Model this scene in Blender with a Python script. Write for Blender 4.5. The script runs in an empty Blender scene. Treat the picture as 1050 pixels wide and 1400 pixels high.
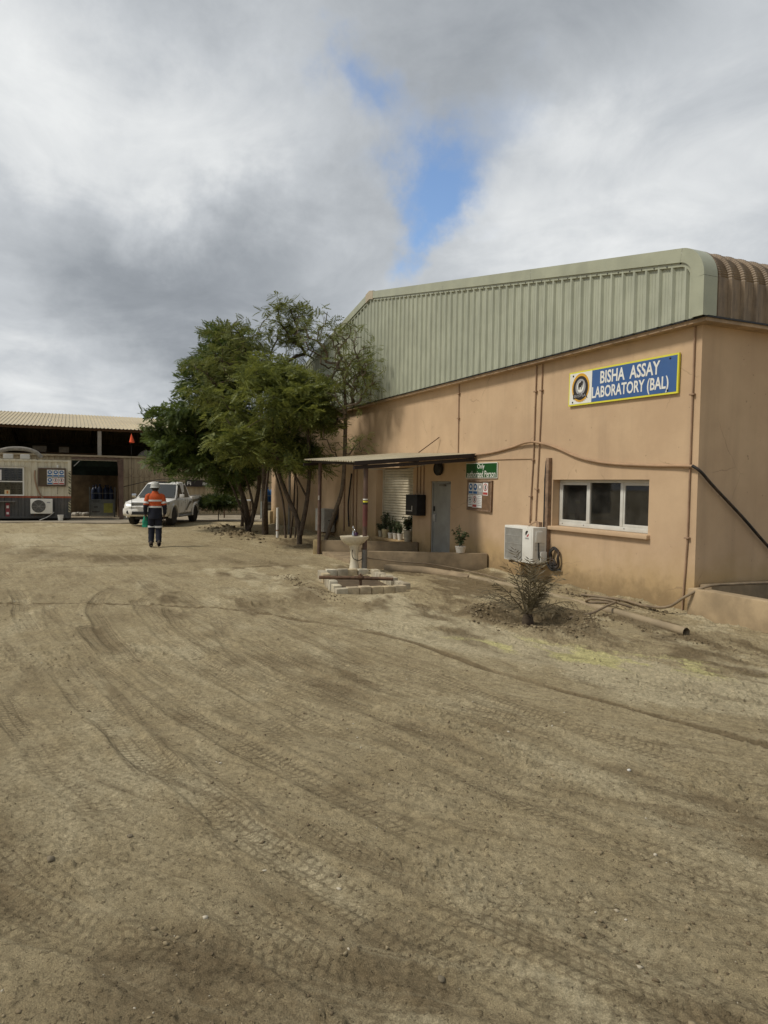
import bpy, bmesh, math, random
import numpy as np
from mathutils import Vector, Matrix

random.seed(7)
RNG = np.random.default_rng(7)
R = math.radians
SC = bpy.context.scene
COL = SC.collection

# ------------------------------------------------------------------ camera
CAM_H = 1.95
cd = bpy.data.cameras.new('camera')
cam = bpy.data.objects.new('camera', cd)
COL.objects.link(cam)
cd.sensor_fit = 'VERTICAL'
cd.sensor_height = 36.0
cd.sensor_width = 27.0
cd.lens = 24.73
cd.clip_start = 0.05
cd.clip_end = 2000
def set_camera(yaw, pitch, roll):
    d = Vector((-math.cos(yaw), math.sin(yaw), 0)); r = Vector((math.sin(yaw), math.cos(yaw), 0)); u = Vector((0, 0, 1))
    f = d * math.cos(pitch) - u * math.sin(pitch); up = u * math.cos(pitch) + d * math.sin(pitch)
    rr = r * math.cos(roll) + up * math.sin(roll); uu = up * math.cos(roll) - r * math.sin(roll)
    m = Matrix((rr, uu, -f)).transposed().to_4x4()
    m.translation = (0, 0, CAM_H)
    cam.matrix_world = m
set_camera(0.4183, 0.03894, 0.0156)
SC.camera = cam

# ------------------------------------------------------------------ exposure
SC.view_settings.view_transform = 'Standard'
SC.view_settings.look = 'None'
SC.view_settings.exposure = 0.76
SC.view_settings.gamma = 1.0
SC.view_settings.use_curve_mapping = False

# ------------------------------------------------------------------ sun (soft, through cloud)
SUN_DIR = Vector((-0.10, -0.62, 0.78)).normalized()      # towards the sun
sl = bpy.data.lights.new('sun', 'SUN')
sl.energy = 1.5
sl.angle = R(11)
sl.color = (1.0, 0.93, 0.82)
sun = bpy.data.objects.new('sun', sl)
COL.objects.link(sun)
sun.rotation_euler = SUN_DIR.to_track_quat('Z', 'Y').to_euler()
sun.location = (0, -10, 30)

# ------------------------------------------------------------------ sky: broken cloud over blue
W = bpy.data.worlds.new('World')
SC.world = W
W.use_nodes = True
wt = W.node_tree
wt.nodes.clear()
def wn(t, **kw):
    n = wt.nodes.new(t)
    for k, v in kw.items():
        setattr(n, k, v)
    return n
def wmath(op, a, b=None, clamp=False):
    n = wn('ShaderNodeMath', operation=op); n.use_clamp = clamp
    for i, x in enumerate((a, b)):
        if x is None: continue
        if isinstance(x, (int, float)): n.inputs[i].default_value = x
        else: wt.links.new(x, n.inputs[i])
    return n.outputs[0]
tc = wn('ShaderNodeTexCoord')
DIR = tc.outputs['Generated']
sep = wn('ShaderNodeSeparateXYZ'); wt.links.new(DIR, sep.inputs[0])
zz = wmath('ADD', wmath('MAXIMUM', sep.outputs[2], 0.0), 0.22)
cmb = wn('ShaderNodeCombineXYZ')
wt.links.new(wmath('DIVIDE', sep.outputs[0], zz), cmb.inputs[0])
wt.links.new(wmath('DIVIDE', sep.outputs[1], zz), cmb.inputs[1])
def wnoise(vec, scale, detail, rough, dist=0.0, off=(0, 0, 0)):
    mp = wn('ShaderNodeMapping'); wt.links.new(vec, mp.inputs[0]); mp.inputs['Location'].default_value = off
    n = wn('ShaderNodeTexNoise'); n.inputs['Scale'].default_value = scale; n.inputs['Detail'].default_value = detail
    n.inputs['Roughness'].default_value = rough; n.inputs['Distortion'].default_value = dist
    wt.links.new(mp.outputs[0], n.inputs['Vector'])
    return n
PL = cmb.outputs[0]
n_big = wnoise(PL, 0.95, 5, 0.52, 0.25, (3.1, 1.7, 0.4)).outputs[0]
n_fine = wnoise(PL, 3.4, 10, 0.60, 0.5, (7.1, 2.7, 1.4)).outputs[0]
wcol = wnoise(DIR, 4.5, 6, 0.62, 0.0, (1, 2, 3)).outputs['Color']
wv = wn('ShaderNodeVectorMath', operation='SUBTRACT'); wt.links.new(wcol, wv.inputs[0]); wv.inputs[1].default_value = (.5, .5, .5)
ws = wn('ShaderNodeVectorMath', operation='SCALE'); wt.links.new(wv.outputs[0], ws.inputs[0]); ws.inputs['Scale'].default_value = 0.26
wd = wn('ShaderNodeVectorMath', operation='ADD'); wt.links.new(DIR, wd.inputs[0]); wt.links.new(ws.outputs[0], wd.inputs[1])
DD = wd.outputs[0]
def blob(d, r0, r1, amp):
    n = wn('ShaderNodeVectorMath', operation='DISTANCE'); wt.links.new(DD, n.inputs[0]); n.inputs[1].default_value = d
    mr = wn('ShaderNodeMapRange'); mr.interpolation_type = 'SMOOTHSTEP'
    mr.inputs[1].default_value = r0; mr.inputs[2].default_value = r1; mr.inputs[3].default_value = amp; mr.inputs[4].default_value = 0.0
    wt.links.new(n.outputs['Value'], mr.inputs[0])
    return mr.outputs[0]
def total(lst):
    s = lst[0]
    for x in lst[1:]: s = wmath('ADD', s, x)
    return s
# thickness of cloud: brighter where thin, grey where thick
shade = total([wmath('MULTIPLY', wmath('SUBTRACT', n_big, 0.5), 0.75), wmath('MULTIPLY', wmath('SUBTRACT', n_fine, 0.5), 0.42),
    blob((-.915, .0, .40), .02, .32, .34), blob((-.86, .235, .46), .02, .22, .24), blob((-.745, .565, .34), .01, .20, .24),
    blob((-.629, .66, .426), .02, .28, .16), blob((-.994, 0, .10), .03, .22, .22),
    blob((-.965, .03, .262), .02, .20, -.34), blob((-.94, .19, .25), .02, .18, -.20), blob((-.82, .14, .55), .02, .22, -.17),
    blob((-.652, .56, .52), .02, .26, -.13), blob((-.876, .325, .34), .01, .13, -.08)])
ramp = wn('ShaderNodeValToRGB')
el = ramp.color_ramp.elements
el[0].position = 0.0; el[0].color = (0.150, 0.168, 0.190, 1)
el[1].position = 1.0; el[1].color = (0.84, 0.85, 0.84, 1)
e = el.new(0.32); e.color = (0.275, 0.298, 0.325, 1)
e = el.new(0.62); e.color = (0.475, 0.50, 0.525, 1)
wt.links.new(wmath('ADD', shade, 0.5, True), ramp.inputs[0])
gap = total([blob((-.803, .335, .492), .0, .085, .58), blob((-.815, .418, .40), .0, .10, .55), blob((-.80, .452, .39), .0, .085, .32),
             blob((-.84, .415, .345), .0, .085, .58), blob((-.862, .396, .31), .0, .07, .55), blob((-.875, .385, .28), .0, .06, .35), blob((-.82, .40, .41), .0, .26, .22), blob((-.74, .50, .44), .0, .12, .30), blob((-.80, .30, .52), .0, .10, .25)])
gapn = wmath('ADD', wmath('MULTIPLY', wmath('SUBTRACT', n_fine, 0.5), 1.0), gap)
mrg = wn('ShaderNodeMapRange'); mrg.interpolation_type = 'SMOOTHSTEP'
mrg.inputs[1].default_value = 0.14; mrg.inputs[2].default_value = 1.15
wt.links.new(gapn, mrg.inputs[0])
sky = wn('ShaderNodeTexSky'); sky.sky_type = 'NISHITA'; sky.sun_disc = False
sky.sun_elevation = math.asin(SUN_DIR.z); sky.sun_rotation = math.atan2(SUN_DIR.x, SUN_DIR.y)
sky.dust_density = 0.3; sky.ozone_density = 2.5
cs = wn('ShaderNodeVectorMath', operation='SCALE'); wt.links.new(ramp.outputs[0], cs.inputs[0]); cs.inputs['Scale'].default_value = 6.9
mx = wn('ShaderNodeMix', data_type='RGBA')
wt.links.new(mrg.outputs[0], mx.inputs[0]); wt.links.new(cs.outputs[0], mx.inputs[6]); wt.links.new(sky.outputs[0], mx.inputs[7])
bg = wn('ShaderNodeBackground'); bg.inputs[1].default_value = 0.1
wt.links.new(mx.outputs[2], bg.inputs[0])
wo = wn('ShaderNodeOutputWorld'); wt.links.new(bg.outputs[0], wo.inputs[0])

# ================================================================== helpers
def tag(o, label=None, cat=None, group=None, kind=None):
    if label: o['label'] = label
    if cat: o['category'] = cat
    if group: o['group'] = group
    if kind: o['kind'] = kind
    return o
def thing(name, label, cat, loc=(0, 0, 0), rotz=0.0, group=None):
    o = bpy.data.objects.new(name, None)
    o.empty_display_size = 0.2
    COL.objects.link(o)
    o.location = loc; o.rotation_euler = (0, 0, rotz)
    return tag(o, label, cat, group)

def frame(t):
    t = t.normalized()
    a = Vector((0, 0, 1)) if abs(t.z) < 0.9 else Vector((1, 0, 0))
    u = t.cross(a).normalized(); v = u.cross(t).normalized()
    return u, v
def catmull(pts, n=6):
    P = [Vector(p) for p in pts]; out = []
    for i in range(len(P) - 1):
        p0 = P[max(i - 1, 0)]; p1 = P[i]; p2 = P[i + 1]; p3 = P[min(i + 2, len(P) - 1)]
        for k in range(n):
            t = k / n
            out.append(0.5 * ((2 * p1) + (p2 - p0) * t + (2 * p0 - 5 * p1 + 4 * p2 - p3) * t * t + (3 * p1 - p0 - 3 * p2 + p3) * t ** 3))
    out.append(P[-1]); return out

class MB:
    def __init__(s): s.v = []; s.f = []; s.m = []; s.mi = 0
    def quad(s, *p):
        b = len(s.v); s.v += [tuple(q) for q in p]; s.f.append(tuple(range(b, b + len(p)))); s.m.append(s.mi)
    def box(s, x0, x1, y0, y1, z0, z1, mat=None):
        b = len(s.v)
        c = [(x0, y0, z0), (x1, y0, z0), (x1, y1, z0), (x0, y1, z0), (x0, y0, z1), (x1, y0, z1), (x1, y1, z1), (x0, y1, z1)]
        if mat is not None: c = [tuple(mat @ Vector(q)) for q in c]
        s.v += c
        for f in ((0, 3, 2, 1), (4, 5, 6, 7), (0, 1, 5, 4), (1, 2, 6, 5), (2, 3, 7, 6), (3, 0, 4, 7)):
            s.f.append(tuple(b + i for i in f)); s.m.append(s.mi)
        return s
    def bar(s, p0, p1, w, h, up=(0, 0, 1)):
        p0 = Vector(p0); p1 = Vector(p1); t = (p1 - p0).normalized(); u = t.cross(Vector(up)).normalized(); v = u.cross(t)
        b = len(s.v)
        for p in (p0, p1):
            for a, c in ((-1, -1), (1, -1), (1, 1), (-1, 1)): s.v.append(tuple(p + u * (a * w / 2) + v * (c * h / 2)))
        for f in ((0, 1, 2, 3), (7, 6, 5, 4), (0, 4, 5, 1), (1, 5, 6, 2), (2, 6, 7, 3), (3, 7, 4, 0)):
            s.f.append(tuple(b + i for i in f)); s.m.append(s.mi)
        return s
    def tube(s, pts, r, n=8, caps=True):
        P = [Vector(p) for p in pts]
        rr = r if isinstance(r, (list, tuple)) else [r] * len(P)
        b = len(s.v); u = None
        for i, p in enumerate(P):
            t = (P[min(i + 1, len(P) - 1)] - P[max(i - 1, 0)])
            if t.length < 1e-9: t = Vector((0, 0, 1))
            t.normalize()
            if u is None: u, v = frame(t)
            else:
                u = (u - t * u.dot(t))
                if u.length < 1e-6: u, v = frame(t)
                u.normalize(); v = u.cross(t)
            for k in range(n):
                a = 2 * math.pi * k / n
                s.v.append(tuple(p + (u * math.cos(a) + v * math.sin(a)) * rr[i]))
        for i in range(len(P) - 1):
            for k in range(n):
                k2 = (k + 1) % n
                s.f.append((b + i * n + k, b + (i + 1) * n + k, b + (i + 1) * n + k2, b + i * n + k2)); s.m.append(s.mi)
        if caps:
            s.f.append(tuple(b + k for k in range(n))); s.m.append(s.mi)
            e = b + (len(P) - 1) * n
            s.f.append(tuple(e + n - 1 - k for k in range(n))); s.m.append(s.mi)
        return s
    def cyl(s, p0, p1, r0, r1=None, n=14): return s.tube([p0, p1], [r0, r0 if r1 is None else r1], n)
    def lathe(s, prof, c=(0, 0, 0), n=20, axis='z', sy=1.0):
        b = len(s.v)
        for (r, h) in prof:
            for k in range(n):
                a = 2 * math.pi * k / n; x, y = r * math.cos(a), r * math.sin(a) * sy
                q = {'z': (x, y, h), 'y': (x, h, y), 'x': (h, x, y)}[axis]
                s.v.append((c[0] + q[0], c[1] + q[1], c[2] + q[2]))
        for i in range(len(prof) - 1):
            for k in range(n):
                k2 = (k + 1) % n
                s.f.append((b + i * n + k, b + i * n + k2, b + (i + 1) * n + k2, b + (i + 1) * n + k)); s.m.append(s.mi)
        for i, rev in ((0, True), (len(prof) - 1, False)):
            if prof[i][0] > 1e-6:
                q = [b + i * n + k for k in range(n)]
                s.f.append(tuple(reversed(q)) if rev else tuple(q)); s.m.append(s.mi)
        return s
    def prism(s, pts, fn, d0, d1):
        """2D outline (counter clockwise) swept between depths; fn(a, b, d) -> point"""
        b = len(s.v); n = len(pts)
        for d in (d0, d1):
            for a, c in pts: s.v.append(tuple(fn(a, c, d)))
        s.f.append(tuple(b + i for i in range(n))); s.m.append(s.mi)
        s.f.append(tuple(b + n + n - 1 - i for i in range(n))); s.m.append(s.mi)
        for i in range(n):
            j = (i + 1) % n
            s.f.append((b + i, b + n + i, b + n + j, b + j)); s.m.append(s.mi)
        return s
    def grid(s, rows):
        b = len(s.v); nr = len(rows); nc = len(rows[0])
        for r in rows: s.v += [tuple(q) for q in r]
        for i in range(nr - 1):
            for j in range(nc - 1):
                s.f.append((b + i * nc + j, b + i * nc + j + 1, b + (i + 1) * nc + j + 1, b + (i + 1) * nc + j)); s.m.append(s.mi)
        return s
    def mesh(s, name, mats, off=(0, 0, 0), smooth=0, bevel=0.0, fix=True, seg=2):
        me = bpy.data.meshes.new(name)
        v = [(a - off[0], b_ - off[1], c - off[2]) for a, b_, c in s.v]
        me.from_pydata(v, [], s.f)
        if not isinstance(mats, (list, tuple)): mats = [mats]
        for m in mats: me.materials.append(m)
        if len(mats) > 1: me.polygons.foreach_set('material_index', s.m)
        if bevel or fix:
            bm = bmesh.new(); bm.from_mesh(me)
            if bevel:
                bmesh.ops.remove_doubles(bm, verts=bm.verts, dist=1e-5)
                ed = [e for e in bm.edges if len(e.link_faces) == 2 and e.calc_face_angle(0) > 0.6]
                bmesh.ops.bevel(bm, geom=ed, offset=bevel, segments=seg, profile=0.6, affect='EDGES', clamp_overlap=True)
            if fix: bmesh.ops.recalc_face_normals(bm, faces=bm.faces)
            bm.to_mesh(me); bm.free()
        if smooth or bevel:
            me.polygons.foreach_set('use_smooth', [True] * len(me.polygons))
            me.set_sharp_from_angle(angle=R(smooth or 40))
        me.update()
        return me
    def build(s, name, mats, parent=None, world=True, **kw):
        off = (0, 0, 0)
        if parent is not None and world:
            q = parent; off = Vector((0, 0, 0))
            while q is not None: off += Vector(q.location); q = q.parent
        me = s.mesh(name, mats, off, **kw)
        o = bpy.data.objects.new(name, me); COL.objects.link(o)
        o.parent = parent
        return o
def place(name, me, parent=None, loc=(0, 0, 0), rot=(0, 0, 0), scale=(1, 1, 1)):
    o = bpy.data.objects.new(name, me); COL.objects.link(o); o.parent = parent
    o.location = loc; o.rotation_euler = rot; o.scale = scale
    return o
def copy_tree(o, parent=None):
    c = o.copy(); COL.objects.link(c); c.parent = parent
    for ch in list(o.children): copy_tree(ch, c)
    return c
def text_mesh(body, size, mat, bold=0.0, align='CENTER', extr=0.002, spacing=1.0):
    cu = bpy.data.curves.new('txt', 'FONT'); cu.body = body; cu.size = size; cu.align_x = align; cu.align_y = 'CENTER'
    cu.extrude = extr; cu.offset = bold; cu.space_character = spacing; cu.resolution_u = 3
    o = bpy.data.objects.new('txt', cu); COL.objects.link(o)
    dg = bpy.context.evaluated_depsgraph_get()
    me = bpy.data.meshes.new_from_object(o.evaluated_get(dg))
    bpy.data.objects.remove(o); bpy.data.curves.remove(cu)
    me.materials.clear(); me.materials.append(mat)
    return me
def bake(o):
    """replace an object's modifiers by their result"""
    dg = bpy.context.evaluated_depsgraph_get()
    me = bpy.data.meshes.new_from_object(o.evaluated_get(dg))
    o.modifiers.clear(); o.data = me
    return o

# ================================================================== materials
def lin(c): return tuple(((x / 255) / 12.92 if x <= 10 else ((x / 255 + 0.055) / 1.055) ** 2.4) for x in c)
class NT:
    def __init__(s, name):
        s.m = bpy.data.materials.new(name); s.m.use_nodes = True; s.t = s.m.node_tree; s.t.nodes.clear()
        s.out = s.n('ShaderNodeOutputMaterial'); s.p = s.n('ShaderNodeBsdfPrincipled'); s.l(s.p.outputs[0], s.out.inputs[0])
        s.co = s.n('ShaderNodeTexCoord')
    def n(s, t, **kw):
        n = s.t.nodes.new(t)
        for k, v in kw.items(): setattr(n, k, v)
        return n
    def l(s, a, b): s.t.links.new(a, b)
    def val(s, x, inp):
        if isinstance(x, (int, float)): inp.default_value = x
        elif isinstance(x, (tuple, list)): inp.default_value = (*x, 1) if len(x) == 3 and len(inp.default_value) == 4 else x
        else: s.l(x, inp)
    def noise(s, scale, detail=4, rough=0.55, vec=None, dist=0.0, out=0):
        n = s.n('ShaderNodeTexNoise'); n.inputs['Scale'].default_value = scale; n.inputs['Detail'].default_value = detail
        n.inputs['Roughness'].default_value = rough; n.inputs['Distortion'].default_value = dist
        s.l(vec or s.co.outputs['Object'], n.inputs['Vector']); return n.outputs[out]
    def mapv(s, scale=(1, 1, 1), loc=(0, 0, 0), vec=None):
        n = s.n('ShaderNodeMapping'); n.inputs['Scale'].default_value = scale; n.inputs['Location'].default_value = loc
        s.l(vec or s.co.outputs['Object'], n.inputs[0]); return n.outputs[0]
    def math(s, op, a, b=0.0, clamp=False):
        n = s.n('ShaderNodeMath', operation=op); n.use_clamp = clamp; s.val(a, n.inputs[0]); s.val(b, n.inputs[1]); return n.outputs[0]
    def rng(s, x, a, b, c=0.0, d=1.0, smooth=True):
        n = s.n('ShaderNodeMapRange'); n.interpolation_type = 'SMOOTHSTEP' if smooth else 'LINEAR'
        s.val(x, n.inputs[0]); n.inputs[1].default_value = a; n.inputs[2].default_value = b; n.inputs[3].default_value = c; n.inputs[4].default_value = d
        return n.outputs[0]
    def mix(s, f, a, b, mode='MIX'):
        n = s.n('ShaderNodeMix', data_type='RGBA', blend_type=mode); s.val(f, n.inputs[0]); s.val(a, n.inputs[6]); s.val(b, n.inputs[7]); return n.outputs[2]
    def sep(s, v=None):
        n = s.n('ShaderNodeSeparateXYZ'); s.l(v or s.co.outputs['Object'], n.inputs[0]); return n.outputs
    def world(s): return s.n('ShaderNodeNewGeometry').outputs['Position']
    def bump(s, h, strength=0.3, dist=0.01, prev=None):
        n = s.n('ShaderNodeBump'); n.inputs['Strength'].default_value = strength; n.inputs['Distance'].default_value = dist
        s.l(h, n.inputs['Height'])
        if prev is not None: s.l(prev, n.inputs['Normal'])
        s.l(n.outputs[0], s.p.inputs['Normal']); return n.outputs[0]
    def fin(s, color=None, rough=0.6, metal=0.0, spec=0.5):
        if color is not None: s.val(color, s.p.inputs['Base Color'])
        s.val(rough, s.p.inputs['Roughness']); s.val(metal, s.p.inputs['Metallic']); s.val(spec, s.p.inputs['Specular IOR Level'])
        return s.m
def simple(name, c, rough=0.6, var=0.18, scale=6.0, metal=0.0, spec=0.4, dirt=None, dirt_amt=0.35, bump=0.0, bscale=60, streak=False):
    t = NT(name); W_ = t.world()
    n1 = t.noise(scale, 5, 0.6, W_)
    dark = tuple(x * (1 - var * 1.6) for x in c); lite = tuple(min(1, x * (1 + var)) for x in c)
    col = t.mix(t.rng(n1, 0.3, 0.7), dark, lite)
    if dirt:
        v = t.mapv((9, 9, 1.2), vec=W_) if streak else W_
        n2 = t.noise(scale * (1.0 if streak else 0.35), 6, 0.65, v)
        col = t.mix(t.math('MULTIPLY', t.rng(n2, 0.42, 0.75), dirt_amt), col, dirt)
    if bump: t.bump(t.noise(bscale, 4, 0.6, W_), bump, 0.004)
    return t.fin(col, t.rng(n1, 0.2, 0.8, max(0.02, rough - 0.08), min(1, rough + 0.08)), metal, spec)
# ------------------------------------------------------------------ noise for terrain
def _hash(ix, iy, seed):
    h = (ix.astype(np.int64) * 374761393 + iy.astype(np.int64) * 668265263 + seed * 982451653) & 0xFFFFFFFF
    h = ((h ^ (h >> 13)) * 1274126177) & 0xFFFFFFFF
    return ((h ^ (h >> 16)) & 0xFFFF) / 65535.0
def vnoise(x, y, seed=0):
    ix = np.floor(x); iy = np.floor(y); fx = x - ix; fy = y - iy
    u = fx * fx * fx * (fx * (fx * 6 - 15) + 10); v = fy * fy * fy * (fy * (fy * 6 - 15) + 10)
    a = _hash(ix, iy, seed); b = _hash(ix + 1, iy, seed); c = _hash(ix, iy + 1, seed); d = _hash(ix + 1, iy + 1, seed)
    return (a * (1 - u) + b * u) * (1 - v) + (c * (1 - u) + d * u) * v - 0.5
def fbm(x, y, oct=4, seed=0, gain=0.5):
    s = np.zeros_like(x); a = 1.0; f = 1.0
    for i in range(oct):
        c, sn = math.cos(0.6 * i), math.sin(0.6 * i)
        s += a * vnoise((x * c - y * sn) * f + 17.3 * i, (x * sn + y * c) * f + 9.1 * i, seed + i); a *= gain; f *= 2.03
    return s
def poly_dist(x, y, pts):
    """distance, signed side and arc length to a polyline"""
    best = np.full(x.shape, 1e9); S = np.zeros_like(x); sg = np.zeros_like(x); acc = 0.0
    for (a, b) in zip(pts[:-1], pts[1:]):
        dx, dy = b[0] - a[0], b[1] - a[1]; L = math.hypot(dx, dy)
        t = np.clip(((x - a[0]) * dx + (y - a[1]) * dy) / (L * L), 0, 1)
        ex, ey = x - (a[0] + t * dx), y - (a[1] + t * dy); d = np.hypot(ex, ey)
        m = d < best
        best = np.where(m, d, best); S = np.where(m, acc + t * L, S); sg = np.where(m, np.sign(dx * ey - dy * ex), sg); acc += L
    return best, sg, S
# vehicle tracks on the yard: points, width, depth, dampness, tread
def sm(p, n=5): return [(q.x, q.y) for q in catmull([(a, b, 0) for a, b in p], n)]
TRACKS = [
    (sm([(-13.0, -3.2), (-12.34, -1.0), (-11.8, .55), (-10.9, 2.1), (-9.5, 3.07), (-7.9, 3.8), (-6.56, 4.05), (-5.26, 4.3), (-4.4, 4.6), (-1, 5.6)]), .085, .022, 1.5, 0),
    (sm([(-17, -1.6), (-14.5, -.96), (-10.5, -.55), (-7.44, -.05), (-5.56, .41), (-4.22, .81), (-3.7, .95), (-1.5, 2.0)]), .24, .022, -.95, 1),
    (sm([(-17, -2.2), (-14.5, -1.56), (-10.7, -1.1), (-7.3, -.62), (-5.3, -.12), (-3.6, .5), (-2, 1.2)]), .24, .016, -.35, 1),
    (sm([(-14.6, 1.05), (-13.9, .83), (-12.7, .47), (-11, .31), (-8.5, .51), (-7.6, .7), (-5, 1.4), (-2, 2.6)]), .20, .020, .35, 1),
    (sm([(-14.0, 1.9), (-12.0, 1.1), (-10, .95), (-7.5, 1.35), (-5.0, 2.1), (-2, 3.3)]), .22, .015, -.25, 1),
    (sm([(-13, 1.6), (-8.4, 1.9), (-5.5, 2.45), (-3.92, 2.75), (-2.6, 3.5), (-1, 4.8)]), .30, .024, .75, 1),
    (sm([(-12, 1.0), (-8, 1.2), (-5.5, 1.75), (-4.0, 2.15), (-2.6, 2.75), (-1, 3.9)]), .26, .016, -.35, 1),
    (sm([(-10, .2), (-7.5, .55), (-5.5, 1.05), (-3.54, 1.76), (-2.47, 2.1), (-1, 3.0)]), .26, .022, .60, 1),
    (sm([(-7.5, 1.0), (-6, 1.3), (-4.43, 1.75), (-2.87, 2.05), (-1.91, 2.3), (-.6, 3)]), .25, .018, .0, 1),
    (sm([(-5.5, -1.0), (-3.56, -.3), (-2.98, .43), (-2.67, .81), (-2.43, 1.11), (-1.7, 2.2)]), .22, .020, .55, 1),
    (sm([(-6, -1.4), (-4.3, -.3), (-3.6, .5), (-3.15, 1.1), (-2.7, 1.9), (-2.2, 3.0)]), .20, .014, .35, 1),
    (sm([(-11, 2.8), (-8.6, 3.0), (-6.4, 3.3), (-4.6, 3.7), (-3, 4.4), (-1, 5.6)]), .30, .016, .35, 1),
    (sm([(-13, 2.6), (-10, 2.4), (-7, 2.75), (-5, 3.2), (-3.2, 3.9), (-1, 5)]), .25, .013, -.45, 1),
    (sm([(-16, 3.2), (-12, 2.9), (-9, 3.35), (-6, 4.6), (-4, 5.4)]), .22, .012, .2, 1),
    (sm([(-10, -1.9), (-7, -1.3), (-5, -.7), (-3.5, -.1), (-2.4, .6)]), .24, .016, .5, 1),
    (sm([(-18, -3.5), (-17, -.5), (-17.2, 2.0), (-18.5, 4.5)]), .24, .012, .35, 1),
    (sm([(-20, -4), (-18.6, -.8), (-18.7, 2.0), (-20, 4.2)]), .24, .012, .3, 1),
    (sm([(-24, -4), (-22.5, 0), (-23.5, 3.5), (-27, 5.2)]), .3, .012, .3, 1),
]
_tr = np.random.default_rng(31)
for _k in range(16):
    _a = _tr.uniform(-1.2, 3.0); _b = _a * .9 + _tr.uniform(-.4, .5) + .3; _c = _b + _tr.uniform(.5, 1.1); _d = _c + _tr.uniform(.5, 1.0); _x = _tr.uniform(-15, -10)
    TRACKS.append((sm([(_x, _a), (_x * .7, _b), (-4.6, _c), (-2.4, _d), (-.8, _d + 1.0)]), _tr.uniform(.17, .26), _tr.uniform(.006, .013), _tr.choice([-.35, .25, .5, .7]), 1))
def G2(x, y, cx, cy, sx, sy, a=0.0):
    c, s = math.cos(a), math.sin(a); u = (x - cx) * c + (y - cy) * s; v = -(x - cx) * s + (y - cy) * c
    return np.exp(-(u / sx) ** 2 - (v / sy) ** 2)
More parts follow.
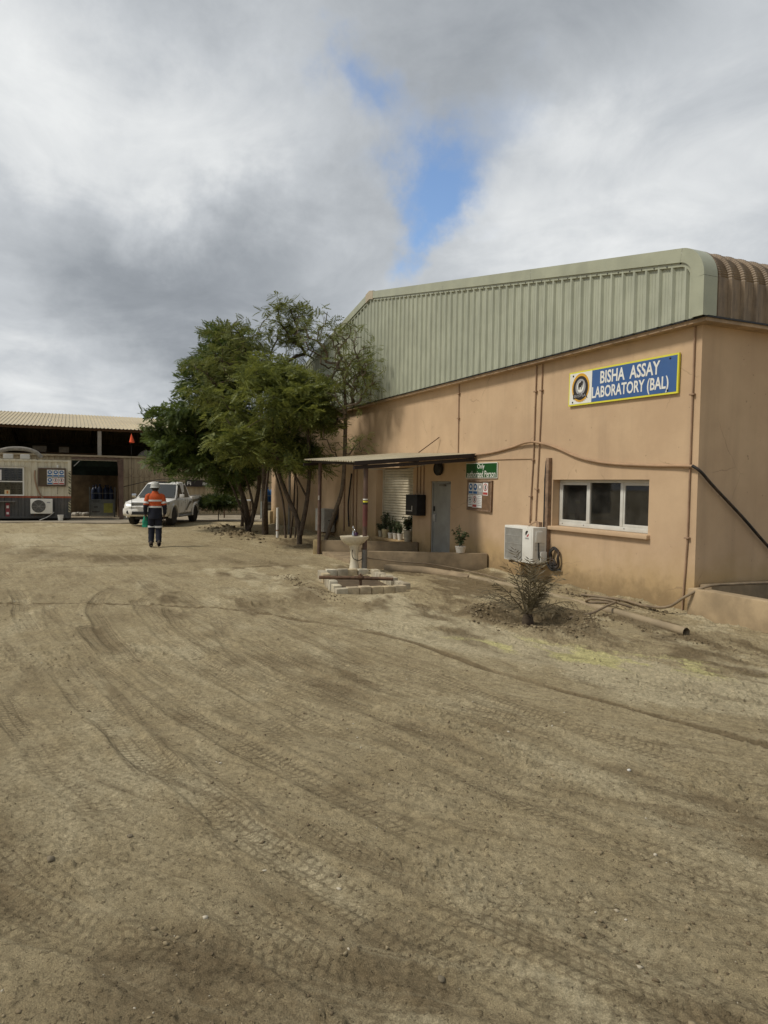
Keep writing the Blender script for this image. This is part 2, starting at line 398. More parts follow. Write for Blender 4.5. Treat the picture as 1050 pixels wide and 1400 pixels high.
def terrain(x, y, full=True):
    x = np.asarray(x, float); y = np.asarray(y, float)
    rr = np.hypot(x, y)
    h = 0.030 * fbm(x * .55, y * .55, 3, 1)
    near = np.clip(1.4 - rr / 30, 0, 1)
    damp = fbm(x * .5 + .25 * y, y * 1.1, 5, 5, .6) * .75
    pale = fbm(x * .6 + .3 * y, y * 1.5, 5, 9, .6) * .9
    # features by the wall
    h += 0.10 * np.clip((y - 8.15) / .5, 0, 1) ** 1.5 * (y < 9.6) * (x > -34) * (x < -4) * (0.7 + 1.2 * fbm(x * 1.2, y * 1.2, 3, 3))
    pit = np.hypot((x + 8.62) / 1.0, (y - 6.2) / .75)
    h += 0.07 * np.exp(-((pit - 1.02) / .22) ** 2) - 0.09 * np.exp(-(pit / .75) ** 4)
    h += 0.05 * G2(x, y, -10.4, 8.0, 1.3, .4)
    heap = G2(x, y, -28.2, 5.7, 2.4, .55, -.05) + .9 * G2(x, y, -25.2, 5.6, .8, .5) + .5 * G2(x, y, -22.2, 6.6, 1.6, .8)
    h += heap * (.10 + .30 * fbm(x * 3.0, y * 3.0, 4, 21))
    h += .07 * np.exp(-((np.hypot((x + 12.55) / 1.75, (y - 5.0) / 1.25) - 1) / .22) ** 2)
    damp = damp + 2.6 * np.exp(-(pit / 1.05) ** 6) + 1.1 * G2(x, y, -12.3, 7.2, 1.7, .55) + 1.0 * G2(x, y, -10.6, 6.7, 1.2, .45) + .9 * G2(x, y, -9.9, 7.9, .8, .35) \
        + .9 * heap + .9 * G2(x, y, -19, 1, 3.8, .9, .9) + .8 * G2(x, y, -5.2, 6.6, .9, .35) + .7 * G2(x, y, -21.5, 6.9, 2.6, 1.2) + .4 * G2(x, y, -6.2, 6.6, 1.5, .3) + .9 * G2(x, y, -12.5, 5.0, .9, .5)
    pale = pale + 3.4 * G2(x, y, -6.9, 5.0, 1.7, .40, .6) + 2.2 * G2(x, y, -9.2, 4.9, 1.6, .35, .2) + .9 * G2(x, y, -5.0, 5.2, 1.5, .5, .5) + .6 * G2(x, y, -13.9, 3.9, 1.5, .5, .4) + .8 * G2(x, y, -5.2, 5.4, 1.6, .5, .3) + .5 * G2(x, y, -26, 0, 6, 3) + .7 * G2(x, y, -4.4, 6.0, 1.5, .5, .3)
    zone = 1 / (1 + np.exp(-(y - 4.5 - .25 * (x + 8)) * 2.2)) * (x > -16) * (x < 2) * (y < 9)
    damp = damp + zone * 2.0 * fbm(x * 1.1 + .5 * y, y * 2.4, 5, 131, .6) + zone * .12; pale = pale + zone * 2.2 * fbm(x * 1.2 + .4 * y + 5, y * 2.8, 5, 141, .6)
    streak = fbm(x * 1.6 + y * .4, y * 5.5 - x * .6, 4, 33)
    sulf = np.clip(2.0 * G2(x, y, -6.1, 5.80, 1.1, .32, .69) + 1.2 * G2(x, y, -7.2, 4.85, 1.0, .17, .55) + .9 * G2(x, y, -5.5, 5.7, .7, .2, .6) + .7 * G2(x, y, -7.1, 5.5, .9, .2, .6), 0, 1.3) * np.clip(.48 + 2.0 * streak, 0, 1)
    trk = np.zeros_like(x); tu = np.full(x.shape, 9.0); tS = np.zeros_like(x); tf = np.zeros_like(x)
    if full:
        for pts, w, dep, dm, tread in TRACKS:
            P = np.array(pts); m = (x > P[:, 0].min() - 1) & (x < P[:, 0].max() + 1) & (y > P[:, 1].min() - 1) & (y < P[:, 1].max() + 1)
            if not m.any(): continue
            xs, ys = x[m], y[m]
            d, sg, S = poly_dist(xs + .05 * fbm(xs * .8, ys * .8, 2, 50), ys + .05 * fbm(xs * .8, ys * .8, 2, 60), pts)
            fade = np.clip(.85 + .9 * fbm(S * .9, S * 0, 3, 66), .25, 1) if not tread else np.clip(.50 + 1.4 * fbm(S * .5 + 3 * w, S * .0 + dep * 100, 3, int(dep * 1e4)), 0, 1)
            core = np.clip((w * .5 + .02 - d) / .035, 0, 1)
            rim = np.exp(-((d - w * .5 - .035) / .035) ** 2)
            g = (-dep * core + .55 * dep * rim) * fade
            if tread:
                lug = np.clip(np.sin(2 * math.pi * (S / .06 + sg * .25) + d * 26) * 1.5, -1, 1) * .5 + .5
                g += core * fade * lug * dep * .34 * (np.abs(d) > .014) * np.clip(.5 + 2.2 * fbm(S * 1.7, d * 3 + dep * 50, 3, 77), 0, 1)
                # outer scuffed band
                soft = np.clip((w * .75 - d) / (w * .35), 0, 1) * np.clip(.6 + 2.0 * fbm(xs * 2.2, ys * 2.2, 4, 120), 0, 1.3)
            else:
                soft = np.clip((w * .9 - d) / (w * .4), 0, 1)
            u_ = d * sg / (w * .5); near_ = np.abs(u_) < np.abs(tu[m]); q_ = tu[m]; q_[near_] = u_[near_]; tu[m] = q_; q_ = tS[m]; q_[near_] = S[near_]; tS[m] = q_; q_ = tf[m]; q_[near_] = (fade * (1 if tread else .0))[near_]; tf[m] = q_
            h[m] += g * .75
            damp[m] += dm * soft * fade * (.62 if tread and dm > 0 else 1.0)
            pale[m] += -.40 * dm * soft * fade
            trk[m] = np.maximum(trk[m], core * fade)
        # crust, clods and ripples
        loose = np.clip(.55 + 1.6 * fbm(x * .7, y * .7, 3, 70) + .25 * damp, 0.12, 1.6) * (1 - .75 * trk)
        cl = 1 - np.abs(2 * fbm(x * 7 + .4 * fbm(x * 3, y * 3, 2, 90), y * 7, 3, 80))
        h += near * loose * (.013 * (cl - .6) + .011 * fbm(x * 14, y * 14, 4, 82, .6) + .008 * fbm(x * 43, y * 43, 2, 85))
        chips = np.clip(fbm(x * 24, y * 24, 2, 95) - .28, 0, 1); h += near * loose * chips * .085
        crack = np.abs(fbm(x * 5.5 + .6 * fbm(x * 2, y * 2, 2, 112), y * 5.5, 3, 111)); h -= near * np.clip(loose - .3, 0, 1) * .014 * np.exp(-(crack / .025) ** 2)
        h += near * .018 * fbm(x * 2.2, y * 3.2, 3, 99)
    return h, damp, pale, sulf, tu, tS, tf
def ground_z(x, y): return float(terrain(np.array([x]), np.array([y]), False)[0][0])

# ------------------------------------------------------------------ ground sheet
def make_ground():
    r = np.concatenate([np.linspace(.25, 1.5, 8), 1.6 * np.exp(np.linspace(0, math.log(48 / 1.6), 800)), 48 * np.exp(np.linspace(.08, math.log(700 / 48), 26))])
    c = math.pi - .418
    a = np.concatenate([c + np.linspace(-.66, .66, 800), c + np.linspace(.70, 2 * math.pi - .70, 60)])
    RR, AA = np.meshgrid(r, a, indexing='ij'); X = RR * np.cos(AA); Y = RR * np.sin(AA)
    h, dmp, pal, slf, tu, tS, tf = terrain(X.ravel(), Y.ravel())
    nr, na = X.shape
    co = np.stack([X.ravel(), Y.ravel(), h], 1)
    idx = np.arange(nr * na).reshape(nr, na); nx = np.roll(idx, -1, axis=1)
    q = np.stack([idx[:-1], idx[1:], nx[1:], nx[:-1]], -1).reshape(-1, 4)
    me = bpy.data.meshes.new('ground')
    me.vertices.add(len(co)); me.vertices.foreach_set('co', co.ravel().astype(np.float32))
    me.loops.add(q.size); me.loops.foreach_set('vertex_index', q.ravel().astype(np.int32))
    me.polygons.add(len(q)); me.polygons.foreach_set('loop_start', (np.arange(len(q)) * 4).astype(np.int32))
    me.polygons.foreach_set('use_smooth', np.ones(len(q), bool))
    at = me.attributes.new('soil', 'FLOAT_COLOR', 'POINT')
    at.data.foreach_set('color', np.stack([np.clip(dmp * .5 + .5, 0, 1), np.clip(pal * .5 + .5, 0, 1), np.clip(slf, 0, 1), np.ones_like(dmp)], 1).ravel().astype(np.float32))
    at = me.attributes.new('tread', 'FLOAT_COLOR', 'POINT')
    at.data.foreach_set('color', np.stack([np.clip(tu, -9, 9), tS, tf, np.ones_like(tf)], 1).ravel().astype(np.float32))
    me.update(); me.validate()
    t = NT('dirt')
    W_ = t.world()
    A = t.n('ShaderNodeAttribute', attribute_name='soil'); sp = t.n('ShaderNodeSeparateColor'); t.l(A.outputs['Color'], sp.inputs[0])
    f1 = t.noise(2.2, 8, .68, W_); f2 = t.noise(26, 6, .7, W_); f3 = t.noise(160, 3, .6, W_)
    vor = t.n('ShaderNodeTexVoronoi'); vor.inputs['Scale'].default_value = 55; t.l(W_, vor.inputs['Vector'])
    base = t.mix(t.rng(f1, .3, .72), GC['mid'], GC['lite'])
    base = t.mix(t.rng(t.math('ADD', sp.outputs[1], t.math('MULTIPLY', t.math('SUBTRACT', f2, .5), .5)), .52, 1.0), base, GC['pale'])
    base = t.mix(t.math('MULTIPLY', t.rng(t.math('ADD', sp.outputs[0], t.math('MULTIPLY', t.math('SUBTRACT', f2, .5), .7)), .48, 1.05), .85), base, GC['damp'])
    base = t.mix(t.rng(t.math('ADD', sp.outputs[2], t.math('MULTIPLY', t.math('SUBTRACT', f2, .5), .8)), .15, .95), base, GC['sulf'])
    f4 = t.noise(9, 9, .75, W_, .6)
    # tyre prints: blocks of tread across, grooves along, broken up by noise
    T = t.n('ShaderNodeAttribute', attribute_name='tread'); ts = t.n('ShaderNodeSeparateColor'); t.l(T.outputs['Color'], ts.inputs[0])
    wob = t.math('MULTIPLY', t.math('SUBTRACT', f2, .5), .25)
    au = t.math('ADD', t.math('ABSOLUTE', ts.outputs[0]), wob)
    band = t.rng(au, 1.0, .82)
    lug = t.math('ABSOLUTE', t.math('SUBTRACT', t.math('FRACT', t.math('ADD', t.math('DIVIDE', ts.outputs[1], .058), t.math('MULTIPLY', au, .9))), .5))
    rib = t.math('ABSOLUTE', t.math('SUBTRACT', t.math('FRACT', t.math('MULTIPLY', t.math('ADD', ts.outputs[0], wob), 1.9)), .5))
    groove = t.math('MAXIMUM', t.rng(lug, .20, .12), t.rng(rib, .16, .10))
    keep = t.rng(t.math('ADD', t.noise(1.7, 6, .65, W_), t.math('MULTIPLY', ts.outputs[2], .25)), .54, .78)
    tread = t.math('MULTIPLY', t.math('MULTIPLY', groove, band), t.math('MULTIPLY', keep, t.rng(ts.outputs[2], .05, .5)))
    base = t.mix(t.math('MULTIPLY', tread, .46), base, GC['dark'])
    # long drag marks left by turning vehicles
    sx_ = t.sep(W_); bend_ = t.math('POWER', t.math('MAXIMUM', t.math('ADD', sx_[0], 10.0), 0.0), 3.0)
    across = t.math('SUBTRACT', sx_[1], t.math('ADD', t.math('MULTIPLY', sx_[0], .15), t.math('MULTIPLY', bend_, .0062)))
    cc = t.n('ShaderNodeCombineXYZ'); t.l(sx_[0], cc.inputs[0]); t.l(across, cc.inputs[1])
    drag = t.noise(1.0, 7, .66, t.mapv((.5, 4.6, 1), vec=cc.outputs[0]), .3)
    drag2 = t.noise(1.0, 5, .6, t.mapv((1.3, 16.0, 1), vec=cc.outputs[0]), .2)
    base = t.mix(t.math('MULTIPLY', t.rng(drag, .53, .68), .46), base, GC['damp'])
    base = t.mix(t.math('MULTIPLY', t.rng(drag, .45, .32), .36), base, GC['pale'])
    base = t.mix(t.math('MULTIPLY', t.rng(drag2, .55, .70), .34), base, GC['dark'])
    edge = t.math('MULTIPLY', t.math('MULTIPLY', t.rng(t.math('ABSOLUTE', t.math('SUBTRACT', au, 1.05)), .16, .02), ts.outputs[2]), keep)
    base = t.mix(t.math('MULTIPLY', edge, .5), base, GC['dark'])
    # grit: brightness varies from grain to grain
    g_ = t.math('ADD', t.math('MULTIPLY', t.math('SUBTRACT', f3, .5), 1.9), t.math('ADD', t.math('MULTIPLY', t.math('SUBTRACT', f2, .5), 1.7), t.math('MULTIPLY', t.math('SUBTRACT', f4, .5), 1.5)))
    g_ = t.rng(g_, -.75, .75, .42, 1.55, False)
    cg = t.n('ShaderNodeCombineColor'); [t.l(g_, cg.inputs[i]) for i in range(3)]
    base = t.mix(1.0, base, cg.outputs[0], 'MULTIPLY')
    clod = t.rng(t.noise(34, 3, .5, W_), .62, .70)
    base = t.mix(t.math('MULTIPLY', clod, .45), base, GC['dark'])
    b0 = t.bump(t.noise(16, 6, .75, W_, .5), .8, .04)
    b1 = t.bump(t.noise(70, 5, .72, W_), 1.0, .022, b0)
    b2 = t.bump(t.noise(260, 3, .6, W_), .9, .006, b1)
    b3 = t.bump(tread, -.8, .026, b2)
    t.bump(clod, .8, .02, b3)
    m = t.fin(base, .95, 0, .15)
    me.materials.append(m)
    o = bpy.data.objects.new('ground', me); COL.objects.link(o)
    tag(o, 'brown dirt yard crossed by tyre tracks', 'ground', kind='structure')
GC = dict(mid=(.400, .322, .188), lite=(.462, .382, .235), pale=(.565, .485, .315), damp=(.188, .140, .078), dark=(.148, .112, .064), sulf=(.62, .565, .27))
make_ground()

# loose stones over the yard
def ico(n=1):
    bm = bmesh.new(); bmesh.ops.create_icosphere(bm, subdivisions=n, radius=1.0)
    v = np.array([q.co[:] for q in bm.verts]); f = np.array([[x.index for x in p.verts] for p in bm.faces]); bm.free(); return v, f
def stones(name, N, rmin, rmax, size, mat, rng, label, cat, az=.58):
    v, f = ico(1)
    rr = rmin * (rmax / rmin) ** rng.random(N); aa = math.pi - .418 + rng.uniform(-az, az, N)
    x, y = rr * np.cos(aa), rr * np.sin(aa)
    k = (y < 8.0) & ~((np.abs(x + 12.5) < 1.4) & (np.abs(y - 5) < 1.0)); x, y = x[k], y[k]; N = len(x)
    cl = fbm(x * .8, y * .8, 3, 41) + .25 * rng.standard_normal(N); k = cl > -.12; x, y = x[k], y[k]; N = len(x)
    s = size[0] * (size[1] / size[0]) ** (rng.random(N) ** 4.5)
    z = terrain(x, y)[0]
    sc = s[:, None] * np.stack([rng.uniform(.8, 1.4, N), rng.uniform(.6, 1.0, N), rng.uniform(.4, .8, N)], 1)
    th = rng.uniform(0, 6.28, N); jit = 1 + .22 * rng.standard_normal((N, len(v), 1))
    p = v[None] * jit * sc[:, None, :]
    c, sn = np.cos(th)[:, None], np.sin(th)[:, None]
    P = np.stack([p[..., 0] * c - p[..., 1] * sn + x[:, None], p[..., 0] * sn + p[..., 1] * c + y[:, None], p[..., 2] + (z + sc[:, 2] * .35)[:, None]], -1)
    F = (f[None] + (np.arange(N) * len(v))[:, None, None]).reshape(-1, 3)
    me = mesh_np(name, P.reshape(-1, 3), F, mat)
    o = bpy.data.objects.new(name, me); COL.objects.link(o)
    tag(o, label, cat, kind='stuff'); return o
def mesh_np(name, co, F, mat, smooth=False):
    me = bpy.data.meshes.new(name); k = F.shape[1]
    me.vertices.add(len(co)); me.vertices.foreach_set('co', np.ascontiguousarray(co, np.float32).ravel())
    me.loops.add(F.size); me.loops.foreach_set('vertex_index', F.ravel().astype(np.int32))
    me.polygons.add(len(F)); me.polygons.foreach_set('loop_start', (np.arange(len(F)) * k).astype(np.int32))
    if smooth: me.polygons.foreach_set('use_smooth', np.ones(len(F), bool))
    me.materials.append(mat); me.update(); me.validate(); return me
M = {}
def stone_mat(name, a, b, c):
    t = NT(name); g = t.n('ShaderNodeNewGeometry'); r_ = g.outputs['Random Per Island']
    col = t.mix(t.rng(r_, .2, .7), a, b); col = t.mix(t.rng(r_, .93, .97), col, c)
    return t.fin(col, .9, 0, .2)
M['stone'] = stone_mat('gravel_stone', (.15, .115, .07), (.29, .235, .145), (.50, .45, .35))
stones('gravel', 16000, 1.8, 40, (.0022, .015), M['stone'], np.random.default_rng(3), 'loose small stones and clods scattered over the dirt yard', 'gravel')

# clods of dug soil round the palm pit, the pipe and the tree roots
def clods():
    rng = np.random.default_rng(8); P = []
    for _ in range(800):
        a = rng.uniform(0, 6.28); r = rng.normal(1.02, .14); P.append((-8.62 + r * math.cos(a), 6.2 + .75 * r * math.sin(a), .005 + .022 * rng.random() ** 2.5))
    for _ in range(240): P.append((rng.uniform(-9.5, -5.6), 7.35 + rng.normal(0, .10) + .0, .004 + .014 * rng.random() ** 2))
    for _ in range(420): P.append((-27 + rng.normal(0, 1.9), 5.6 + rng.normal(0, .35), .012 + .05 * rng.random() ** 2))
    for _ in range(160): P.append((rng.uniform(-14.2, -10.9), 4.0 + rng.normal(0, .12), rng.uniform(.006, .02)))
    for _ in range(200): P.append((rng.uniform(-12, -8), 8.25 + rng.normal(0, .15), rng.uniform(.006, .025)))
    P = np.array(P); v, f = ico(1); N = len(P); z = terrain(P[:, 0], P[:, 1], False)[0]
    q = v[None] * (1 + .25 * rng.standard_normal((N, len(v), 1))) * P[:, 2][:, None, None] * np.array([1.2, 1.0, .7])
    Q = q + np.stack([P[:, 0], P[:, 1], z + P[:, 2] * .25], 1)[:, None]
    F = (f[None] + (np.arange(N) * len(v))[:, None, None]).reshape(-1, 3)
    o = bpy.data.objects.new('soil_clods', mesh_np('soil_clods', Q.reshape(-1, 3), F, stone_mat('clod', (.13, .098, .058), (.23, .182, .11), (.34, .28, .175)))); COL.objects.link(o)
    tag(o, 'brown clods of dug soil round the palm pit and tree roots', 'soil', kind='stuff')
clods()
# ------------------------------------------------------------------ common materials
def wall_mat():
    t = NT('wall_plaster'); W_ = t.world(); s = t.sep(W_)
    n1 = t.noise(.9, 6, .62, W_); n2 = t.noise(5, 5, .6, W_)
    v = t.noise(1.0, 5, .6, t.mapv((3.2, 3.2, .22), vec=W_))
    col = t.mix(t.rng(n1, .32, .7), (.505, .358, .226), (.580, .420, .266))
    col = t.mix(t.math('MULTIPLY', t.rng(v, .48, .78), .38), col, (.37, .265, .175))
    low = t.rng(t.math('ADD', s[2], t.math('MULTIPLY', t.math('SUBTRACT', n1, .5), 1.1)), 1.0, .35)
    col = t.mix(t.math('MULTIPLY', low, .62), col, (.43, .30, .13))
    foot = t.rng(t.math('ADD', s[2], t.math('MULTIPLY', t.math('SUBTRACT', n2, .5), .75)), .56, .06)
    col = t.mix(t.math('MULTIPLY', foot, .9), col, (.27, .19, .10))
    spot = t.rng(t.noise(1.6, 4, .7, t.mapv(loc=(3, 1, 2), vec=W_)), .66, .74)
    col = t.mix(t.math('MULTIPLY', spot, .18), col, (.60, .46, .30))
    chip = t.math('MULTIPLY', t.rng(t.noise(7, 5, .7, t.mapv(loc=(9, 4, 2), vec=W_)), .66, .70), t.rng(s[2], .75, .25))
    col = t.mix(t.math('MULTIPLY', chip, .8), col, (.62, .53, .38))
    pock = t.rng(t.noise(11, 2, .4, t.mapv(loc=(2, 7, 5), vec=W_)), .74, .77)
    col = t.mix(t.math('MULTIPLY', pock, .5), col, (.22, .15, .09))
    vc = t.n('ShaderNodeTexVoronoi', feature='DISTANCE_TO_EDGE'); vc.inputs['Scale'].default_value = .55; t.l(t.mix(.16, W_, t.noise(2.5, 4, .6, W_, out=1)), vc.inputs['Vector'])
    crk = t.math('MULTIPLY', t.rng(vc.outputs['Distance'], .0042, .0012), t.rng(t.noise(.8, 3, .5, W_), .50, .60))
    col = t.mix(t.math('MULTIPLY', crk, .45), col, (.24, .165, .10))
    b = t.bump(t.noise(3.0, 4, .5, W_), .2, .03); t.bump(t.noise(180, 3, .6, W_), .18, .003, b)
    return t.fin(col, .9, 0, .2)
M['wall'] = wall_mat()
M['concrete'] = simple('old_concrete', (.30, .23, .145), .92, .2, 2.5, dirt=(.20, .15, .09), dirt_amt=.6, bump=.35, bscale=90)
M['concrete_pale'] = simple('pale_concrete', (.47, .41, .30), .92, .16, 2.5, dirt=(.25, .20, .13), dirt_amt=.6, bump=.3, bscale=90)
M['apron'] = simple('apron_concrete', (.34, .29, .21), .95, .18, 1.2, dirt=(.20, .155, .10), dirt_amt=.6, bump=.3, bscale=60)
M['soffit'] = simple('soffit_board', (.42, .30, .19), .9, .16, 3, dirt=(.18, .13, .09))
M['green'] = simple('green_cladding', (.40, .42, .325), .42, .06, 1.5, spec=.5, dirt=(.22, .23, .15), dirt_amt=.35, streak=True)
M['green_trim'] = simple('green_trim', (.375, .39, .285), .40, .06, 2, spec=.5, dirt=(.22, .22, .15), dirt_amt=.3)
M['bronze'] = simple('brown_roof_sheet', (.25, .185, .12), .55, .16, 2.0, spec=.4, dirt=(.11, .08, .055), dirt_amt=.7, streak=True)
M['white_paint'] = simple('white_paint', (.72, .71, .66), .45, .05, 3, dirt=(.45, .40, .30), dirt_amt=.3)
M['alu'] = simple('window_frame_white', (.62, .62, .57), .4, .05, 5, dirt=(.4, .36, .28), dirt_amt=.35)
M['acwhite'] = simple('ac_casing', (.74, .73, .67), .5, .04, 4, dirt=(.46, .40, .29), dirt_amt=.35)
M['acgrey'] = simple('ac_grey', (.40, .39, .35), .55, .08, 8, dirt=(.25, .21, .15), dirt_amt=.4)
M['black'] = simple('black_plastic', (.012, .012, .013), .5, .2, 8)
M['blackmetal'] = simple('black_metal', (.02, .019, .018), .45, .2, 8)
M['brownpost'] = simple('brown_painted_steel', (.105, .062, .045), .55, .2, 5, dirt=(.2, .15, .1), dirt_amt=.3)
M['redpaint'] = simple('red_paint', (.125, .032, .028), .55, .15, 6, dirt=(.12, .08, .06), dirt_amt=.4)
M['pipe_brown'] = simple('conduit_wall_colour', (.40, .26, .155), .75, .12, 4, dirt=(.25, .17, .11))
M['pipe_dark'] = simple('conduit_dark', (.335, .22, .14), .75, .15, 4, dirt=(.3, .2, .13))
M['rust'] = simple('rusty_steel', (.12, .07, .04), .85, .3, 12, dirt=(.22, .12, .06), bump=.4)
M['greysteel'] = simple('grey_steel', (.22, .21, .19), .5, .12, 6, metal=.3, dirt=(.14, .11, .08))
M['hose'] = simple('dusty_hose', (.22, .165, .105), .8, .2, 6, dirt=(.32, .26, .17))
M['cable'] = simple('black_cable', (.018, .017, .016), .6, .2, 20, dirt=(.14, .08, .04), dirt_amt=.5)
M['pvc'] = simple('dusty_pvc_pipe', (.31, .245, .155), .75, .12, 3, dirt=(.25, .19, .12), dirt_amt=.6)
M['wood'] = simple('old_timber', (.25, .165, .105), .85, .25, 9, dirt=(.15, .1, .06), bump=.3)
M['tin'] = simple('tin_roof', (.50, .45, .32), .5, .08, 2, dirt=(.33, .26, .17), dirt_amt=.5)
M['ceramic'] = simple('cream_ceramic', (.66, .60, .46), .28, .06, 5, spec=.5, dirt=(.42, .33, .2), dirt_amt=.4)
M['chrome'] = simple('chrome', (.55, .55, .55), .2, .05, 8, metal=1.0)
M['door'] = simple('grey_blue_door', (.32, .325, .30), .5, .07, 2.5, dirt=(.13, .115, .09), dirt_amt=.4)
M['shutter'] = simple('cream_shutter', (.56, .51, .39), .55, .07, 4, dirt=(.33, .28, .19), dirt_amt=.5)
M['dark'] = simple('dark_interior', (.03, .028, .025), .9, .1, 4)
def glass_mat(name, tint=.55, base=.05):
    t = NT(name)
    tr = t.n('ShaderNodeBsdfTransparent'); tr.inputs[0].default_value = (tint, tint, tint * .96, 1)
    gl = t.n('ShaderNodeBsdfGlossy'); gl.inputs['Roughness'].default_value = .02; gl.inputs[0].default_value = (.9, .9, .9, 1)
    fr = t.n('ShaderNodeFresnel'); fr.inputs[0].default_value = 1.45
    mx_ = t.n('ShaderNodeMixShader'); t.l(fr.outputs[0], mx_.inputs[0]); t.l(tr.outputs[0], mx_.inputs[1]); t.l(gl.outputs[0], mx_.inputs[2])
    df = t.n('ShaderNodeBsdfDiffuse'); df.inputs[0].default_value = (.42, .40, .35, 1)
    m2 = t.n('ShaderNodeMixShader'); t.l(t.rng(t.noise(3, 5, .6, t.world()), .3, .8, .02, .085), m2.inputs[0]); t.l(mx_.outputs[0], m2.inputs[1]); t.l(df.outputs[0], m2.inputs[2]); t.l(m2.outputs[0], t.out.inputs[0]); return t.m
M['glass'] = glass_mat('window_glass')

# ================================================================== laboratory building
XR, YW = -7.85, 8.70           # right hand corner and face of the gable wall
XL = 2 * -20.33 - XR           # far corner
ZE, YC, XS = 4.50, 8.50, -7.62 # underside of cladding, cladding face, side sheet plane
B = thing('laboratory_building', 'tan plastered laboratory with green sheet gable and curved brown roof', 'building', (XR, YW, 0))
def wall_with_holes(mb, x0, x1, z0, z1, holes, y0, y1):
    xs = sorted({x0, x1, *[h[0] for h in holes], *[h[1] for h in holes]}); zs = sorted({z0, z1, *[h[2] for h in holes], *[h[3] for h in holes]})
    def solid(i, k):
        if i < 0 or k < 0 or i >= len(xs) - 1 or k >= len(zs) - 1: return False
        cx = (xs[i] + xs[i + 1]) / 2; cz = (zs[k] + zs[k + 1]) / 2
        return not any(h[0] < cx < h[1] and h[2] < cz < h[3] for h in holes)
    for i in range(len(xs) - 1):
        for k in range(len(zs) - 1):
            if not solid(i, k): continue
            a, b, c, d = xs[i], xs[i + 1], zs[k], zs[k + 1]
            mb.quad((a, y0, c), (b, y0, c), (b, y0, d), (a, y0, d)); mb.quad((b, y1, c), (a, y1, c), (a, y1, d), (b, y1, d))
            if not solid(i - 1, k): mb.quad((a, y0, c), (a, y0, d), (a, y1, d), (a, y1, c))
            if not solid(i + 1, k): mb.quad((b, y0, d), (b, y0, c), (b, y1, c), (b, y1, d))
            if not solid(i, k - 1): mb.quad((a, y0, c), (a, y1, c), (b, y1, c), (b, y0, c))
            if not solid(i, k + 1): mb.quad((a, y0, d), (b, y0, d), (b, y1, d), (a, y1, d))
WIN = (-11.37, -8.83, 1.19, 2.10); DOOR = (-16.53, -15.47, .02, 2.06); SHUT = (-20.2, -17.6, .33, 2.45)
mb = MB(); wall_with_holes(mb, XL, XR, -.4, 4.60, [WIN, DOOR, SHUT], YW, YW + .30); mb.build('wall', M['wall'], B, fix=False)
mb = MB(); mb.box(XR - .30, XR, YW + .30, 34, -.4, 4.60); mb.build('side_wall', M['wall'], B)
mb = MB(); mb.box(XL, XL + .3, YW + .30, 34, -.4, 4.60); mb.build('side_wall', M['wall'], B)
mb = MB(); mb.box(XL, XR, 34, 34.3, -.4, 4.60); mb.build('back_wall', M['wall'], B)
# soffit boards under the overhanging cladding
mb = MB(); mb.box(XL - .2, XS - .01, YC + .02, YW - .002, 4.435, 4.495); mb.build('soffit', M['soffit'], B)
mb = MB(); mb.box(XR + .002, XS - .01, YW, 34, 4.435, 4.495); mb.build('soffit', M['soffit'], B)
# dark edge strip of the cladding
mb = MB(); mb.box(XL - .2, XS, YC - .012, YC + .018, 4.487, 4.512); mb.box(XS - .02, XS + .012, YC + .02, 34, 4.487, 4.512); mb.build('drip_edge', M['blackmetal'], B)

# roof line in the gable plane
RS = (7.91 - 5.61) / (20.33 - 8.14)
def roof_path(off=0.0, n=10, ncr=0):
    """points from the right eave over the ridge to the left eave, moved inwards by off"""
    rad = .50 - off; cx, cz = XS - .50, 5.08
    th = math.atan(RS); pts = [(XS - off, ZE + .0), (XS - off, cz - .001)]
    for i in range(1, n + 1):
        a = (math.pi / 2 - th) * i / n * 1.0
        a2 = a
        pts.append((cx + rad * math.cos(a2), cz + rad * math.sin(a2)))
    a = math.pi / 2 - th; ex, ez = pts[-1]
    pts.append((-20.33, ez + (ex + 20.33) * RS))
    left = [(2 * -20.33 - x, z) for x, z in pts[:-1]][::-1]
    return pts + left
PATH = roof_path()
def roof_z(x):
    best = ZE
    for (a, b) in zip(PATH[:-1], PATH[1:]):
        lo, hi = min(a[0], b[0]), max(a[0], b[0])
        if lo - 1e-9 <= x <= hi + 1e-9 and hi - lo > 1e-6:
            t = (x - a[0]) / (b[0] - a[0]); best = max(best, a[1] + t * (b[1] - a[1]))
    return best
# gable cladding: one mesh for each sheet of ribbed steel
PITCH = .268
def rib_profile(p0):
    """(along, out) for one rib pitch"""
    return [(p0, 0), (p0 + .028, .046), (p0 + .062, .046), (p0 + .090, 0), (p0 + .146, 0), (p0 + .150, .005), (p0 + .158, .005), (p0 + .162, 0), (p0 + .205, 0), (p0 + .209, .005), (p0 + .217, .005), (p0 + .221, 0)]
nsh = int(math.ceil((XS - .12 - (XL + .05)) / (3 * PITCH)))
for k in range(nsh):
    a0 = k * 3 * PITCH
    pr = []
    for j in range(3): pr += rib_profile(a0 + j * PITCH)
    pr.append((a0 + 3 * PITCH + .004, 0.0015))
    mb = MB(); lo = []; hi = []
    for (s_, o_) in pr:
        x = XS - .05 - s_
        if x < XL - .18: x = XL - .18
        lo.append((x, YC - o_ - (.0015 if k % 2 else 0), ZE + .004)); hi.append((x, YC - o_ - (.0015 if k % 2 else 0), max(ZE + .02, roof_z(x) - .06)))
    mb.grid([lo, hi]); mb.build('cladding_sheet', M['green'], B, fix=False)
# sheet backing so no light leaks through
mb = MB(); pts = [(x, z - .03) for x, z in roof_path(.03)]
mb.prism(pts[::-1], lambda a, b, d: (a, d, b), YC + .012, YC + .05); mb.build('gable_backing', M['soffit'], B)
